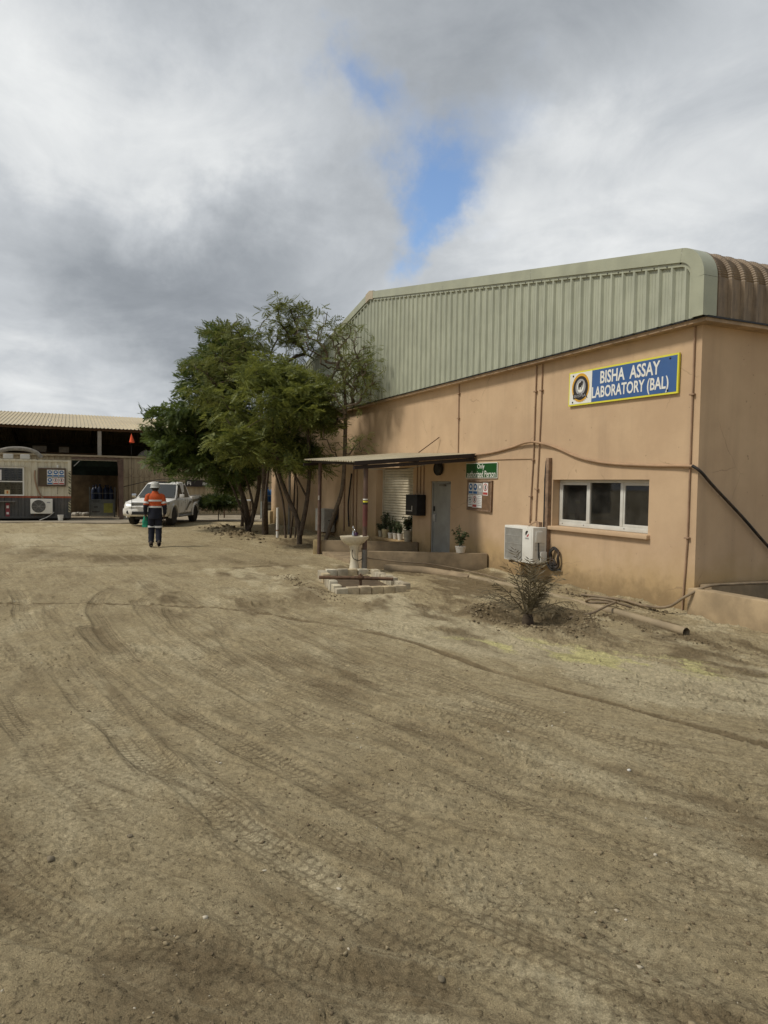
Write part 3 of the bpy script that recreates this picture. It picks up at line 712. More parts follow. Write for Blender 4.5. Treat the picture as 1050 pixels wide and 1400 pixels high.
# barge trim, in lengths, with an inner flashing strip
def trim_run(i0, i1, path, inner, y0, yback, name, mat, lip=True):
    mb = MB()
    A = path[i0:i1 + 1]; I = inner[i0:i1 + 1]
    mb.grid([[(x, y0, z) for x, z in A], [(x, y0, z) for x, z in I]])
    mb.grid([[(x, yback, z) for x, z in A], [(x, y0, z) for x, z in A]])
    mb.grid([[(x, y0, z) for x, z in I], [(x, y0 + .05, z) for x, z in I]])
    return mb.build(name, mat, B, fix=False, smooth=50)
def dense(path, cuts):
    out = []
    for a, b in zip(path[:-1], path[1:]):
        out.append(a)
        c = [q for q in cuts if min(a[0], b[0]) < q < max(a[0], b[0])]
        for q in sorted(c, reverse=a[0] > b[0]):
            t = (q - a[0]) / (b[0] - a[0]); out.append((q, a[1] + t * (b[1] - a[1])))
    out.append(path[-1]); return out
ys = YC - .075
out_p = roof_path(-.012, 14); in_p = roof_path(.195, 14); fl_p = roof_path(.255, 14)
cuts = [-11.9, -15.6, -19.9, -24.5, -29]
ci = [1, 15]
o2 = dense(out_p, cuts); i2 = dense(in_p, cuts)
def cidx(path, cs): return [min(range(len(path)), key=lambda i: abs(path[i][0] - c)) for c in cs]
br = [0, 1, 15] + cidx(o2, cuts[:3]) + [next(i for i, p in enumerate(o2) if abs(p[0] + 20.33) < .02)] + cidx(o2, cuts[3:]) + [len(o2) - 1 - 15, len(o2) - 1]
for a, b in zip(br[:-1], br[1:]):
    # tiny gap at each joint
    P = list(o2); I = list(i2)
    def pull(L, i, j):
        d = Vector((L[j][0] - L[i][0], L[j][1] - L[i][1])); l = d.length
        if l > .05: d *= .004 / l; L[i] = (L[i][0] + d.x, L[i][1] + d.y)
    pull(P, a, a + 1); pull(I, a, a + 1)
    trim_run(a, b, P, I, ys, YC + .20, 'barge_trim', M['green_trim'])
mb = MB(); mb.grid([[(x, ys + .030, z) for x, z in in_p], [(x, ys + .030, z) for x, z in fl_p]]); mb.grid([[(x, ys + .030, z) for x, z in fl_p], [(x, YC, z) for x, z in fl_p]])
mb.build('flashing_strip', M['green_trim'], B, fix=False, smooth=50)
# ridge cap piece on the barge
mb = MB(); z_r = roof_z(-20.33)
mb.prism([(-20.05, z_r - .02), (-20.33, z_r + .035), (-20.62, z_r - .02), (-20.62, z_r - .28), (-20.33, z_r - .22), (-20.05, z_r - .28)], lambda a, b, d: (a, d, b), ys - .006, YC + .2)
mb.build('ridge_cap', simple('ridge_cap_tan', (.45, .38, .27), .5, .08), B)
# screws along the cladding foot and trim
mb = MB()
for i in range(70):
    x = XS - .14 - i * PITCH
    mb.lathe([(.011, 0), (.011, -.008), (.004, -.012)], (x, YC - .001, ZE + .085), 6, 'y')
    mb.lathe([(.011, 0), (.011, -.008), (.004, -.012)], (x - .05, ys + .029, roof_z(min(x, -8.2)) - .232), 6, 'y')
tag(mb.build('screw_heads', M['blackmetal'], B, fix=False), kind='stuff')

# roof sheets: rib section swept over the curved eave and the slope
def roof_sheet():
    prof = []
    for j in range(3): prof += rib_profile(j * PITCH)[:4] + [(j * PITCH + .17, .004)]
    prof.append((3 * PITCH + .006, .002))
    n = 34
    base = roof_path(.035, n)
    k_r = n + 2
    pts = base[:k_r + 1]
    rows = []
    for i, (x, z) in enumerate(pts):
        a = pts[max(i - 1, 0)]; b = pts[min(i + 1, len(pts) - 1)]
        tx, tz = b[0] - a[0], b[1] - a[1]; l = math.hypot(tx, tz); nx, nz = tz / l, -tx / l
        crimp = -.016 * (i % 2) if 2 <= i <= n else 0
        rows.append([(x + nx * (o + crimp * (1 - 6 * o)), s_, z + nz * (o + crimp * (1 - 6 * o))) for s_, o in prof])
    mb = MB(); mb.grid(rows); me = mb.mesh('roof_sheet', M['bronze'], fix=False)
    rows2 = [[(2 * -20.33 - x, y, z) for x, y, z in r] for r in rows]
    mb = MB(); mb.grid(rows2); return me, mb.mesh('roof_sheet', M['bronze'], fix=False)
ra, rb = roof_sheet()
for k in range(31):
    y0 = YC + .205 + k * 3 * PITCH
    place('roof_sheet', ra, B, (-XR, y0 - YW, 0)); place('roof_sheet', rb, B, (-XR, y0 - YW, 0))
# room behind the window, so the panes look into a dark interior
mb = MB(); mb.box(-12.5, -8.2, YW + .301, YW + 3.6, -.2, 3.0)
mb.f = [tuple(reversed(f)) for f in mb.f]
# remove the wall side face so that the window opens into the room
mb.f.pop(2); mb.m.pop(2); mb.build('room_lining', simple('room_wall', (.22, .21, .19), .9, .1), B, fix=False)

# window
x0, x1, z0, z1 = WIN; yf = YW + .16
fr = MB(); t_ = .055
fr.box(x0 + .01, x1 - .01, yf, yf + .07, z0 + .005, z0 + t_ + .03); fr.box(x0 + .01, x1 - .01, yf, yf + .07, z1 - t_, z1 - .005)
fr.box(x0 + .01, x0 + t_ + .01, yf + .001, yf + .071, z0 + .085, z1 - t_); fr.box(x1 - t_ - .01, x1 - .01, yf + .001, yf + .071, z0 + .085, z1 - t_)
W3 = (x1 - x0) / 3
win = fr.build('window', M['alu'], B, bevel=.004)
for i in (1, 2):
    m_ = MB(); xm = x0 + W3 * i + (.03 if i == 1 else .05); m_.box(xm - .035, xm + .035, yf - .004, yf + .068, z0 + .085, z1 - t_); m_.build('mullion', M['alu'], win, bevel=.004)
for i, (a, b) in enumerate(((x0 + .065, x0 + W3 - .005), (x0 + W3 + .065, x0 + 2 * W3 + .015), (x0 + 2 * W3 + .085, x1 - .065))):
    zb = z0 + .085
    if i != 1:
        m_ = MB(); m_.box(a, b, yf + .006, yf + .045, zb + .001, zb + .045); m_.box(a, b, yf + .006, yf + .045, z1 - t_ - .046, z1 - t_ - .001)
        m_.box(a, a + .035, yf + .007, yf + .044, zb + .045, z1 - t_ - .046); m_.box(b - .035, b, yf + .007, yf + .044, zb + .045, z1 - t_ - .046)
        m_.build('sash', M['alu'], win, bevel=.003)
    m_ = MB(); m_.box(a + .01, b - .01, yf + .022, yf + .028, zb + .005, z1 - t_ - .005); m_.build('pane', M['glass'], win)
for x in (x0 + .12, x0 + .75, x1 - .12, x1 - .72):
    m_ = MB(); m_.lathe([(.01, 0), (.01, -.004)], (x, yf - .001, z0 + .05), 8, 'y'); m_.build('drain_plug', M['blackmetal'], win, fix=False)
m_ = MB(); m_.box(-11.50, -8.78, YW - .075, YW + .155, 1.115, 1.186); m_.build('sill', M['wall'], win, bevel=.01)

# door and shutter
x0, x1, z0, z1 = DOOR
d = MB(); d.box(x0 + .05, x1 - .05, YW + .06, YW + .105, .04, z1 - .06); dr = d.build('door', M['door'], B, bevel=.004)
d = MB(); d.box(x0 + .004, x0 + .05, YW + .03, YW + .13, .03, z1 - .004); d.box(x1 - .05, x1 - .004, YW + .03, YW + .13, .03, z1 - .004); d.box(x0 + .05, x1 - .05, YW + .031, YW + .131, z1 - .058, z1 - .004)
d.build('frame', M['door'], dr, bevel=.004)
d = MB(); d.box(x0 + .08, x0 + .20, YW + .02, YW + .062, 1.0, 1.20); d.build('lock_case', simple('lock_grey', (.4, .4, .38), .4), dr, bevel=.015)
d = MB(); d.box(x0 + .08, x0 + .135, YW + .035, YW + .062, 1.27, 1.40); d.build('latch', M['black'], dr, bevel=.006)
d = MB(); d.box(x0 + .45, x0 + .72, YW + .0, YW + .06, 1.93, 1.99); d.bar((x0 + .72, YW + .01, 1.98), (x1 - .06, YW + .02, 2.02), .02, .02); d.build('door_closer', M['greysteel'], dr)
d = MB(); d.box(x0, x1, YW - .01, YW + .3, -.05, .02); d.build('threshold', M['concrete'], dr)
d = MB(); d.box(x0, x1, YW + .14, YW + .16, .02, z1); d.build('door_backing', M['dark'], dr)
x0, x1, z0, z1 = SHUT
d = MB(); d.box(x0, x1, YW + .285, YW + .299, z0, z1); rs = d.build('roller_shutter', M['dark'], B)
sl_prof = [(0, 0), (-.010, .006), (-.020, .022), (-.024, .042), (-.018, .062), (-.006, .074), (0, .078)]
hh = .0805; nsl = int((z1 - z0) / hh)
m_ = MB(); m_.grid([[(x0 + .03 - x0, o_, z_) for o_, z_ in sl_prof], [(x1 - .03 - x0, o_, z_) for o_, z_ in sl_prof]]); sme = m_.mesh('slat', M['shutter'], smooth=60, fix=False)
for i in range(nsl): place('slat', sme, rs, (x0 - XR, .28, z0 + .01 + i * hh))
d = MB(); d.box(x0, x0 + .045, YW + .22, YW + .284, z0, z1); d.box(x1 - .045, x1, YW + .22, YW + .284, z0, z1); d.build('guide_rail', M['shutter'], rs)
d = MB(); d.box(x0 - .05, x1 + .10, YW - .05, YW + .28, z0 - .07, z0 + .002); d.build('ledge', M['wall'], rs, bevel=.008)
# painted conduits and wall plates
def pipe(path, r, mat, name='conduit', parent=None, n=8): 
    m_ = MB(); m_.tube(path, r, n); return m_.build(name, mat, parent, fix=False, smooth=50)
def clips(pts, par, mat):
    for p in pts:
        m_ = MB(); m_.box(p[0] - .045, p[0] + .045, YW - .052, YW - .001, p[2] - .012, p[2] + .012); m_.build('pipe_clip', mat, par, bevel=.004)
y_ = YW - .022
c = pipe([(-15.12, y_, 4.43), (-15.10, y_, 2.60)], .013, M['pipe_dark'], parent=B); clips([(-15.11, 0, 3.6), (-15.11, 0, 4.2)], c, M['pipe_dark'])
c = pipe([(-11.97, y_, 4.43), (-11.99, y_, 3.4), (-12.0, y_, 2.64), (-12.06, y_, 1.7), (-12.08, y_, 1.20)], .014, M['pipe_dark'], parent=B); clips([(-11.98, 0, 3.9), (-12.01, 0, 2.5), (-12.06, 0, 1.75)], c, M['pipe_dark'])
c = pipe([(-11.77, y_, 4.43), (-11.79, y_, 3.4), (-11.84, y_, 2.2), (-11.88, y_, 1.22)], .0135, M['pipe_dark'], parent=B); clips([(-11.78, 0, 3.9), (-11.85, 0, 1.9)], c, M['pipe_dark'])
c = pipe([(-7.975, y_, 4.43), (-7.985, y_, 2.3), (-7.99, y_, 1.15), (-8.05, y_, .02)], .0135, M['pipe_dark'], parent=B); clips([(-7.98, 0, 3.4), (-7.99, 0, 1.2)], c, M['pipe_dark'])
c = pipe([(-22.9, y_, 4.42), (-22.95, y_, .3)], .03, M['pipe_dark'], parent=B); clips([(-22.9, 0, 3.5), (-22.95, 0, 1.3)], c, M['pipe_dark'])
c = pipe([(-22.1, y_, 2.6), (-22.1, y_, .35)], .025, M['pipe_dark'], parent=B)
c = pipe([(-21.8, y_, 2.6), (-21.8, y_, .35)], .02, M['pipe_dark'], parent=B)
for i, x in enumerate((-17.32, -17.12, -16.92)):
    pipe([(x, y_, 2.60), (x, y_, 1.72 if i < 2 else 1.15)], .014, M['pipe_dark'], parent=B)
c = pipe([(-14.3, YW - .012, 2.55), (-12.9, YW - .012, 2.545), (-12.04, YW - .012, 2.53), (-12.04, YW - .012, 1.25)], .009, M['pipe_brown'], parent=B, n=6)
# timber and foam pipe cover beside the window
pc = MB(); pc.box(-11.50, -11.41, YW - .085, YW - .001, .55, 2.53); pcv = pc.build('pipe_cover', M['wood'], B, bevel=.006)
pc = MB(); pc.tube(catmull([(-11.55, YW - .04, 2.48), (-11.545, YW - .05, 2.1), (-11.555, YW - .045, 1.7), (-11.55, YW - .05, 1.2), (-11.54, YW - .05, .9)], 4), [.012, .014, .02, .022, .028] + [.024] * 12, 8)
pc.build('insulated_pipe', M['black'], pcv, fix=False, smooth=60)
# ================================================================== signs on the gable wall
def flat(name, c): return simple(name, c, .5, .03, 3, spec=.4)
M['sblue'] = simple('sign_blue', (.045, .115, .30), .35, .05, 2, dirt=(.10, .16, .30), dirt_amt=.3)
M['syellow'] = flat('sign_yellow', (.72, .68, .06)); M['swhite'] = simple('sign_white', (.80, .80, .74), .4, .03, 3, dirt=(.55, .5, .4), dirt_amt=.25); M['sgold'] = flat('sign_gold', (.66, .36, .035))
M['sblack'] = flat('sign_black', (.03, .024, .022)); M['sgrey'] = flat('sign_grey', (.35, .35, .36)); M['sgreen'] = simple('sign_green', (.012, .080, .018), .35, .05, 2, dirt=(.05, .12, .05), dirt_amt=.3)
def text_part(body, x, z, wdt, hgt, y, mat, parent, bold=.0, name='lettering', rot=(math.pi / 2, 0, 0), loc=None):
    me = text_mesh(body, 1.0, mat, bold)
    xs = [v.co.x for v in me.vertices]; zs = [v.co.y for v in me.vertices]
    cx, cz = (min(xs) + max(xs)) / 2, (min(zs) + max(zs)) / 2
    for v in me.vertices: v.co.x -= cx; v.co.y -= cz
    sx = wdt / (max(xs) - min(xs)); sy = hgt / (max(zs) - min(zs))
    for v in me.vertices: v.co.x *= sx; v.co.y *= sy
    return place(name, me, parent, loc or (x, y, z), rot)
S = thing('name_sign', 'long blue sign with yellow border and round emblem high on the gable wall', 'sign', (-9.57, YW - .045, 3.785))
S.rotation_euler = (0, .015, 0)
mb = MB(); mb.box(-1.325, 1.325, 0, .03, -.315, .315); mb.build('backing_board', M['syellow'], S, world=False)
mb = MB(); mb.box(-.675, 1.293, -.003, 0, -.285, .285); mb.build('blue_panel', M['sblue'], S, world=False)
mb = MB(); mb.box(-1.295, -.679, -.003, 0, -.287, .287); wp = mb.build('white_panel', M['swhite'], S, world=False)
text_part('BISHA  ASSAY', .245, .135, 1.40, .225, -.0045, M['swhite'], S, .020)
text_part('LABORATORY (BAL)', .235, -.150, 1.80, .265, -.0045, M['swhite'], S, .020)
EX = -.985
def disc(name, r0, r1, y, mat, par, cz=0.0, sx=1.0, n=40):
    m_ = MB(); pts0 = [(EX + r0 * sx * math.cos(a), cz + r0 * math.sin(a)) for a in np.linspace(0, 2 * math.pi, n, endpoint=False)]
    if r1 == 0: m_.prism(pts0, lambda a, b, d_: (a, d_, b), y, y - .001)
    else:
        ring0 = pts0 + [pts0[0]]; ring1 = [(EX + r1 * sx * math.cos(a), cz + r1 * math.sin(a)) for a in np.linspace(0, 2 * math.pi, n, endpoint=False)]; ring1.append(ring1[0])
        m_.grid([[(a, y, b) for a, b in ring0], [(a, y, b) for a, b in ring1]])
    return m_.build(name, mat, par, world=False)
em = disc('emblem', .262, 0, -.0035, M['sgold'], S, .01, .94)
disc('dark_ring', .222, 0, -.0052, M['sblack'], em, .0, .94); disc('grey_ring', .150, .098, -.0068, M['sgrey'], em, .02, .94); disc('white_disc', .100, 0, -.0070, M['swhite'], em, .02, .92)
ele = [(-.075, -.055), (-.068, .02), (-.06, .055), (-.03, .075), (.005, .078), (.02, .098), (.05, .10), (.072, .085), (.078, .055), (.074, .02), (.078, -.02), (.066, -.025), (.060, .01), (.05, .022), (.04, .01), (.038, -.06), (.014, -.06), (.012, -.012), (-.02, -.015), (-.026, -.06), (-.05, -.06), (-.052, -.02), (-.06, -.01), (-.066, -.055)]
mb = MB(); mb.prism([(EX + a * .9, .03 + b) for a, b in ele[::-1]], lambda a, b, d_: (a, d_, b), -.0082, -.0092); mb.build('elephant', M['sblack'], em, world=False)
text_part('BISHA', EX, -.145, .40, .095, -.0075, M['sblack'], em, .03); text_part('BISHA', EX, -.143, .33, .05, -.0088, M['sgrey'], em, .0)
mb = MB()
for i in range(9):
    a = -2.35 + i * .195 * 1.0; mb.prism([(EX + .245 * math.cos(a) - .03, .01 + .25 * math.sin(a) - .012), (EX + .245 * math.cos(a) + .03, .01 + .25 * math.sin(a) - .02), (EX + .245 * math.cos(a) + .0, .01 + .25 * math.sin(a) + .025)], lambda p, q, d_: (p, d_, q), -.0056, -.0062 - .0002 * i)
mb.build('garland', M['sgold'], em, world=False)
mb = MB()
for x, z in ((-1.2, .24), (-1.2, -.25), (1.15, .25), (1.12, -.25)): mb.lathe([(.018, 0), (.018, -.006), (.008, -.012)], (x, -.003, z), 8, 'y')
mb.build('bolts', M['blackmetal'], S, world=False, fix=False)

S = thing('warning_sign', 'dark green sign with white lettering above the notice board', 'sign', (-14.01, YW - .03, 2.31))
mb = MB(); mb.box(-.68, .68, 0, .02, -.178, .178); mb.build('backing_board', M['swhite'], S, world=False)
mb = MB(); mb.box(-.665, .665, -.003, 0, -.163, .163); mb.build('green_panel', M['sgreen'], S, world=False)
text_part('Only', 0, .082, .31, .140, -.0045, M['swhite'], S, .004); text_part('authorized Person', .0, -.080, 1.24, .150, -.0045, M['swhite'], S, .002)

# notice board with seven notices
NB = thing('notice_board', 'framed brown notice board with seven safety notices below green sign', 'notice board', (-14.06, YW - .045, 1.73))
NB.rotation_euler = (0, .02, 0)
mb = MB(); mb.box(-.535, .535, .012, .04, -.36, .36); mb.build('panel', simple('brown_cork', (.17, .10, .055), .9, .15, 9), NB, world=False)
mb = MB(); f_ = .04
mb.box(-.535, .535, -.004, .0115, .36 - f_, .36); mb.box(-.535, .535, -.004, .0115, -.36, -.36 + f_); mb.box(-.535, -.535 + f_, -.0035, .0112, -.36 + f_, .36 - f_); mb.box(.535 - f_, .535, -.0035, .0112, -.36 + f_, .36 - f_)
mb.build('frame', M['wood'], NB, world=False)
M['pblue'] = flat('print_blue', (.03, .13, .32)); M['pred'] = flat('print_red', (.42, .06, .05)); M['pgrey'] = flat('print_grey', (.3, .3, .3)); M['paper'] = simple('paper', (.72, .71, .68), .7, .05, 4)
M['paper_grey'] = flat('paper_grey', (.46, .45, .42))
def poster(par, x0, x1, z0, z1, kind, y, axis='y'):
    """small printed sheet; local frame: x across, z up, -y out (axis y) """
    P = (lambda a, d_, b: (a, d_, b)) if axis == 'y' else (lambda a, d_, b: (-d_, a, b))
    def pbox(m_, a0, a1, d0, d1, b0, b1):
        p, q = P(a0, d0, b0), P(a1, d1, b1); m_.box(min(p[0], q[0]), max(p[0], q[0]), min(p[1], q[1]), max(p[1], q[1]), min(p[2], q[2]), max(p[2], q[2]))
    m_ = MB(); pbox(m_, x0, x1, y - .002, y, z0, z1); s_ = m_.build('notice', M['paper_grey'] if kind == 'g' else M['paper'], par, world=False)
    w, h = x1 - x0, z1 - z0; cx = (x0 + x1) / 2; cz = z0 + h * .64; r = min(w * .40, h * .3)
    m_ = MB()
    cm = {'b': M['pblue'], 'r': M['pred'], 'g': M['pgrey'], 't': M['pgrey'], 'k': M['sblack']}[kind]
    if kind in 'bg':
        m_.prism([(cx + r * math.cos(a), cz + r * math.sin(a)) for a in np.linspace(0, 2 * math.pi, 18, endpoint=False)], lambda a, b, d_: P(a, d_, b), y - .0025, y - .0035)
        pbox(m_, x0 + w * .06, x1 - w * .06, y - .0035, y - .0025, z0 + h * .05, z0 + h * .27)
        m_.build('symbol', cm, s_, world=False)
        m_ = MB(); m_.prism([(cx + r * .5 * math.cos(a), cz + r * .45 * math.sin(a) + r * .1) for a in (.5, 1.6, 2.6, 3.6, 4.2, 5.2, 5.9)], lambda a, b, d_: P(a, d_, b), y - .0040, y - .0046); m_.build('pictogram', M['paper'], s_, world=False)
    elif kind == 'r':
        n = 18; o1 = [(cx + r * math.cos(a), cz + r * math.sin(a)) for a in np.linspace(0, 2 * math.pi, n + 1)]; o0 = [(cx + r * .76 * math.cos(a), cz + r * .76 * math.sin(a)) for a in np.linspace(0, 2 * math.pi, n + 1)]
        m_.grid([[P(a, y - .003, b) for a, b in o1], [P(a, y - .003, b) for a, b in o0]])
        pbox(m_, x0 + w * .06, x1 - w * .06, y - .0035, y - .0025, z0 + h * .05, z0 + h * .24)
        m_.build('symbol', cm, s_, world=False)
        m_ = MB(); m_.prism([(cx - r * .2, cz - r * .6), (cx + r * .3, cz - r * .5), (cx + r * .15, cz + r * .1), (cx + r * .4, cz + r * .45), (cx, cz + r * .6), (cx - r * .3, cz + r * .1)], lambda a, b, d_: P(a, d_, b), y - .0040, y - .0046); m_.build('pictogram', M['sblack'], s_, world=False)
    else:
        for i in range(6):
            zz_ = z1 - h * (.12 + .14 * i); L = w * (.8 if i % 2 else .6)
            pbox(m_, cx - L / 2, cx + L / 2, y - .0035, y - .0025, zz_ - h * (.05 if i in (1, 2) and kind == 'k' else .022), zz_ + h * .02)
        m_.build('symbol', cm, s_, world=False)
Wd, Hd = 1.0, .66
for (a, b, c_, d_, k) in ((.02, .215, .06, .47, 'b'), (.225, .42, .06, .47, 'b'), (.43, .63, .06, .47, 'g'), (.65, .87, .04, .48, 'r'), (.0, .195, .49, .92, 'k'), (.205, .405, .485, .94, 'r'), (.41, .62, .485, .93, 't')):
    poster(NB, -.5 + a * Wd, -.5 + b * Wd, .33 - d_ * Hd, .33 - c_ * Hd, k, .0115)

# ================================================================== air conditioners
def ac_unit(name, label, loc, rotz, w=1.0, dpt=.33, h=.72, style=0):
    """front faces local -y, x across"""
    A = thing(name, label, 'air conditioner', loc, rotz, None)
    m_ = MB(); m_.box(-w / 2, w / 2, -dpt, 0, 0, h); A_b = m_.build('casing', M['acwhite'], A, world=False, bevel=.018)
    if style == 0:
        g0, g1 = -w / 2 + .04, w / 2 - .36
        m_ = MB(); m_.box(g0, g1, -dpt - .004, -dpt + .002, .05, h - .05); m_.build('grille_back', M['dark'], A, world=False)
        m_ = MB(); n = 34
        for i in range(n):
            x = g0 + (g1 - g0) * (i + .5) / n; m_.box(x - .0055, x + .0055, -dpt - .014, -dpt - .005, .05, h - .05)
        for z in (.05, .2, .36, .52, h - .05): m_.box(g0, g1, -dpt - .018, -dpt - .0135, z - .004, z + .004)
        m_.build('grille', M['acgrey'], A, world=False)
        m_ = MB(); m_.box(w / 2 - .33, w / 2 - .04, -dpt - .006, -dpt + .003, .04, h - .03); m_.build('front_panel', M['acwhite'], A, world=False, bevel=.004)
        lg = MB(); r = .058; cx, cz = w / 2 - .19, h - .13
        lg.prism([(cx + r * math.cos(a), cz + r * math.sin(a)) for a in np.linspace(.9, 4.0, 14)], lambda a, b, d_: (a, d_, b), -dpt - .0065, -dpt - .008); lo = lg.build('logo', M['sblack'], A, world=False)
        lg = MB(); lg.prism([(cx + .012 + r * math.cos(a) * .8, cz - .012 + r * math.sin(a) * .9) for a in np.linspace(4.0, 6.6, 12)], lambda a, b, d_: (a, d_, b), -dpt - .0066, -dpt - .0078); lg.build('logo_red', flat('logo_red', (.4, .03, .04)), lo, world=False)
        text_part('GREE', cx, h - .225, .13, .032, -dpt - .0072, M['pgrey'], A, .01)
        # right end: raised cover, valve box, louvre lines
        m_ = MB(); m_.box(w / 2, w / 2 + .02, -dpt + .06, -.10, h - .30, h - .08); m_.build('terminal_cover', M['acwhite'], A, world=False, bevel=.01)
        m_ = MB(); m_.box(w / 2, w / 2 + .05, -.17, -.02, .03, .24); m_.build('valve_cover', M['acwhite'], A, world=False, bevel=.008)
        m_ = MB()
        for i in range(6): m_.box(w / 2 - .002, w / 2 + .004, -dpt + .05, -.05, .26 + i * .028, .268 + i * .028)
        m_.build('louvres', M['acgrey'], A, world=False)
        m_ = MB(); m_.tube(catmull([(w / 2 + .012, -.2, h - .3), (w / 2 + .02, -.2, .3), (w / 2 + .02, -.19, .12), (w / 2 + .02, -.12, .02)], 5), .011, 8); m_.build('wire', M['cable'], A, world=False, fix=False, smooth=60)
        m_ = MB(); m_.tube(catmull([(-.05 + w / 2 - .35, -.15, h + .01), (w / 2 - .25, -.12, h + .09), (w / 2 - .15, -.1, h + .10), (w / 2 - .12, -.08, h + .01)], 5), .012, 7); m_.box(w / 2 - .2, w / 2 - .1, -.12, -.04, h, h + .10); m_.build('pipe_bundle', M['pipe_dark'], A, world=False, fix=False)
    elif style == 1:
        cx = -w * .13; r = h * .43
        m_ = MB(); m_.lathe([(r, -dpt - .001), (r, -dpt + .0), (r * .95, -dpt + .03)], (cx, 0, h / 2), 28, 'y'); m_.build('fan_recess', M['dark'], A, world=False)
        m_ = MB()
        for k in range(7): 
            rr_ = r * (k + 1) / 7
            m_.tube([(cx + rr_ * math.cos(a), -dpt - .012, h / 2 + rr_ * math.sin(a)) for a in np.linspace(0, 2 * math.pi, 25)], .006, 5, False)
        for k in range(8):
            a = k * math.pi / 4; m_.bar((cx, -dpt - .012, h / 2), (cx + r * math.cos(a), -dpt - .012, h / 2 + r * math.sin(a)), .008, .008)
        m_.build('grille', M['acgrey'], A, world=False, fix=False)
        m_ = MB(); m_.box(w * .24, w * .40, -dpt - .004, -dpt + .002, h * .72, h * .80); m_.build('badge', M['pgrey'], A, world=False)
    else:
        m_ = MB(); m_.box(w / 2, w / 2 + .015, -dpt + .05, -.06, h - .26, h - .06); m_.build('terminal_cover', M['acgrey'], A, world=False, bevel=.006)
        m_ = MB()
        for k in range(4): m_.tube(catmull([(w / 2 + .01, -.1 - .05 * k, .3 + .04 * k), (w / 2 + .12, -.05, .3 + .05 * k), (w / 2 + .2, .02, .45 + .1 * k), (w / 2 + .22, .08, .9)], 5), .014, 6)
        m_.build('pipe_bundle', M['cable'], A, world=False, fix=False, smooth=60)
    for s_ in (-1, 1):
        m_ = MB(); m_.box(s_ * w * .33 - .02, s_ * w * .33 + .02, -dpt + .02, .06, -.045, -.002); m_.bar((s_ * w * .33, -dpt * .45, -.043), (s_ * w * .33, .05, -.13), .03, .02); m_.build('bracket', M['rust'], A, world=False)
    return A
ac_unit('air_conditioner', 'white air conditioner with grey grille on the wall beside the window', (-11.92, 8.62, .43), 0)
a2 = ac_unit('air_conditioner', 'grey weathered air conditioner behind the far canopy post', (-24.25, 8.63, .22), 0, 1.0, .40, .82, 2)
for c_ in a2.children:
    if c_.name.startswith('casing'): c_.data.materials[0] = M['acgrey']
# coiled hose hung under the pipe cover
H = MB(); pts = []
for i in range(40):
    a = i / 40 * 2 * math.pi * 2.6 + 2.0; r = .235 - .0015 * i; pts.append((-11.12 + r * .62 * math.cos(a) - .06, YW - .05 - .045 * (i % 3) * .4, .56 + r * math.sin(a)))
H.tube(catmull(pts, 2), .022, 7)
pts = [(-11.22 + .10 * math.cos(a) * (1 - .04 * i), YW - .08, .44 + .11 * math.sin(a) * (1 - .04 * i)) for i, a in enumerate(np.linspace(0, 4 * math.pi, 26))]
H.tube(pts, .02, 7)
H.tube(catmull([(-11.52, YW - .04, .9), (-11.47, YW - .09, .62), (-11.36, YW - .09, .42), (-11.25, YW - .06, .32), (-11.0, YW - .06, .36)], 4), .022, 7)
tag(H.build('hose_coil', M['cable'], None, fix=False, smooth=60), 'black pipe coil hanging on the wall under the window corner', 'hose')

# rods added behind the middle pane to imitate a reflection in the glass
K = thing('reflection_rods', 'thin pale rods added behind the middle window pane as its reflection', 'reflection', (-10.3, 9.3, .0))
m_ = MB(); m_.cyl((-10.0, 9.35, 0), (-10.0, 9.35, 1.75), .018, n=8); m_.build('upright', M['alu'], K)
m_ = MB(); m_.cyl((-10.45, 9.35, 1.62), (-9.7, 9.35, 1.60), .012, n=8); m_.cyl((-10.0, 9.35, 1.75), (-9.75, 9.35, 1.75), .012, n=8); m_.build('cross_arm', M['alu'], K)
# ================================================================== cables and hoses
def hose(name, pts, r, mat, label, cat, n=8, seg=6):
    m_ = MB(); m_.tube(catmull(pts, seg), r, n)
    return tag(m_.build(name, mat, None, fix=False, smooth=60), label, cat)
yc = YW - .03
hose('wall_cable', [(-14.6, yc - .03, 2.67), (-13.6, yc, 2.705), (-12.8, yc, 2.79), (-12.25, yc - .03, 2.865), (-11.88, yc - .04, 2.86), (-11.3, yc, 2.735), (-10.64, yc, 2.53), (-10.1, yc, 2.425), (-9.5, yc, 2.365), (-8.7, yc, 2.325), (-8.2, yc - .01, 2.315), (-7.88, yc - .03, 2.30)], .024, M['pipe_brown'], 'thick tan cable sagging along the gable wall above the window', 'cable')
hose('black_cable', [(-7.90, YW - .07, 2.31), (-7.80, YW + .0, 2.22), (-7.79, 8.97, 2.0), (-7.79, 9.6, 1.54), (-7.79, 10.23, 1.05), (-7.79, 10.9, .60), (-7.79, 11.8, .35), (-7.79, 13.0, .34)], .024, M['cable'], 'black cable running down across the shaded side wall', 'cable')
hose('ground_hose', [(-7.45, 12.6, .52), (-7.45, 10.6, .52), (-7.50, 9.2, .53), (-7.62, 8.72, .50), (-7.80, 8.47, .33), (-8.05, 8.38, .14), (-8.5, 8.36, .08), (-9.0, 8.42, .085), (-9.5, 8.36, .07), (-9.9, 8.25, .06)], .022, M['hose'], 'dusty hose climbing over the low trough wall at the building corner', 'hose')
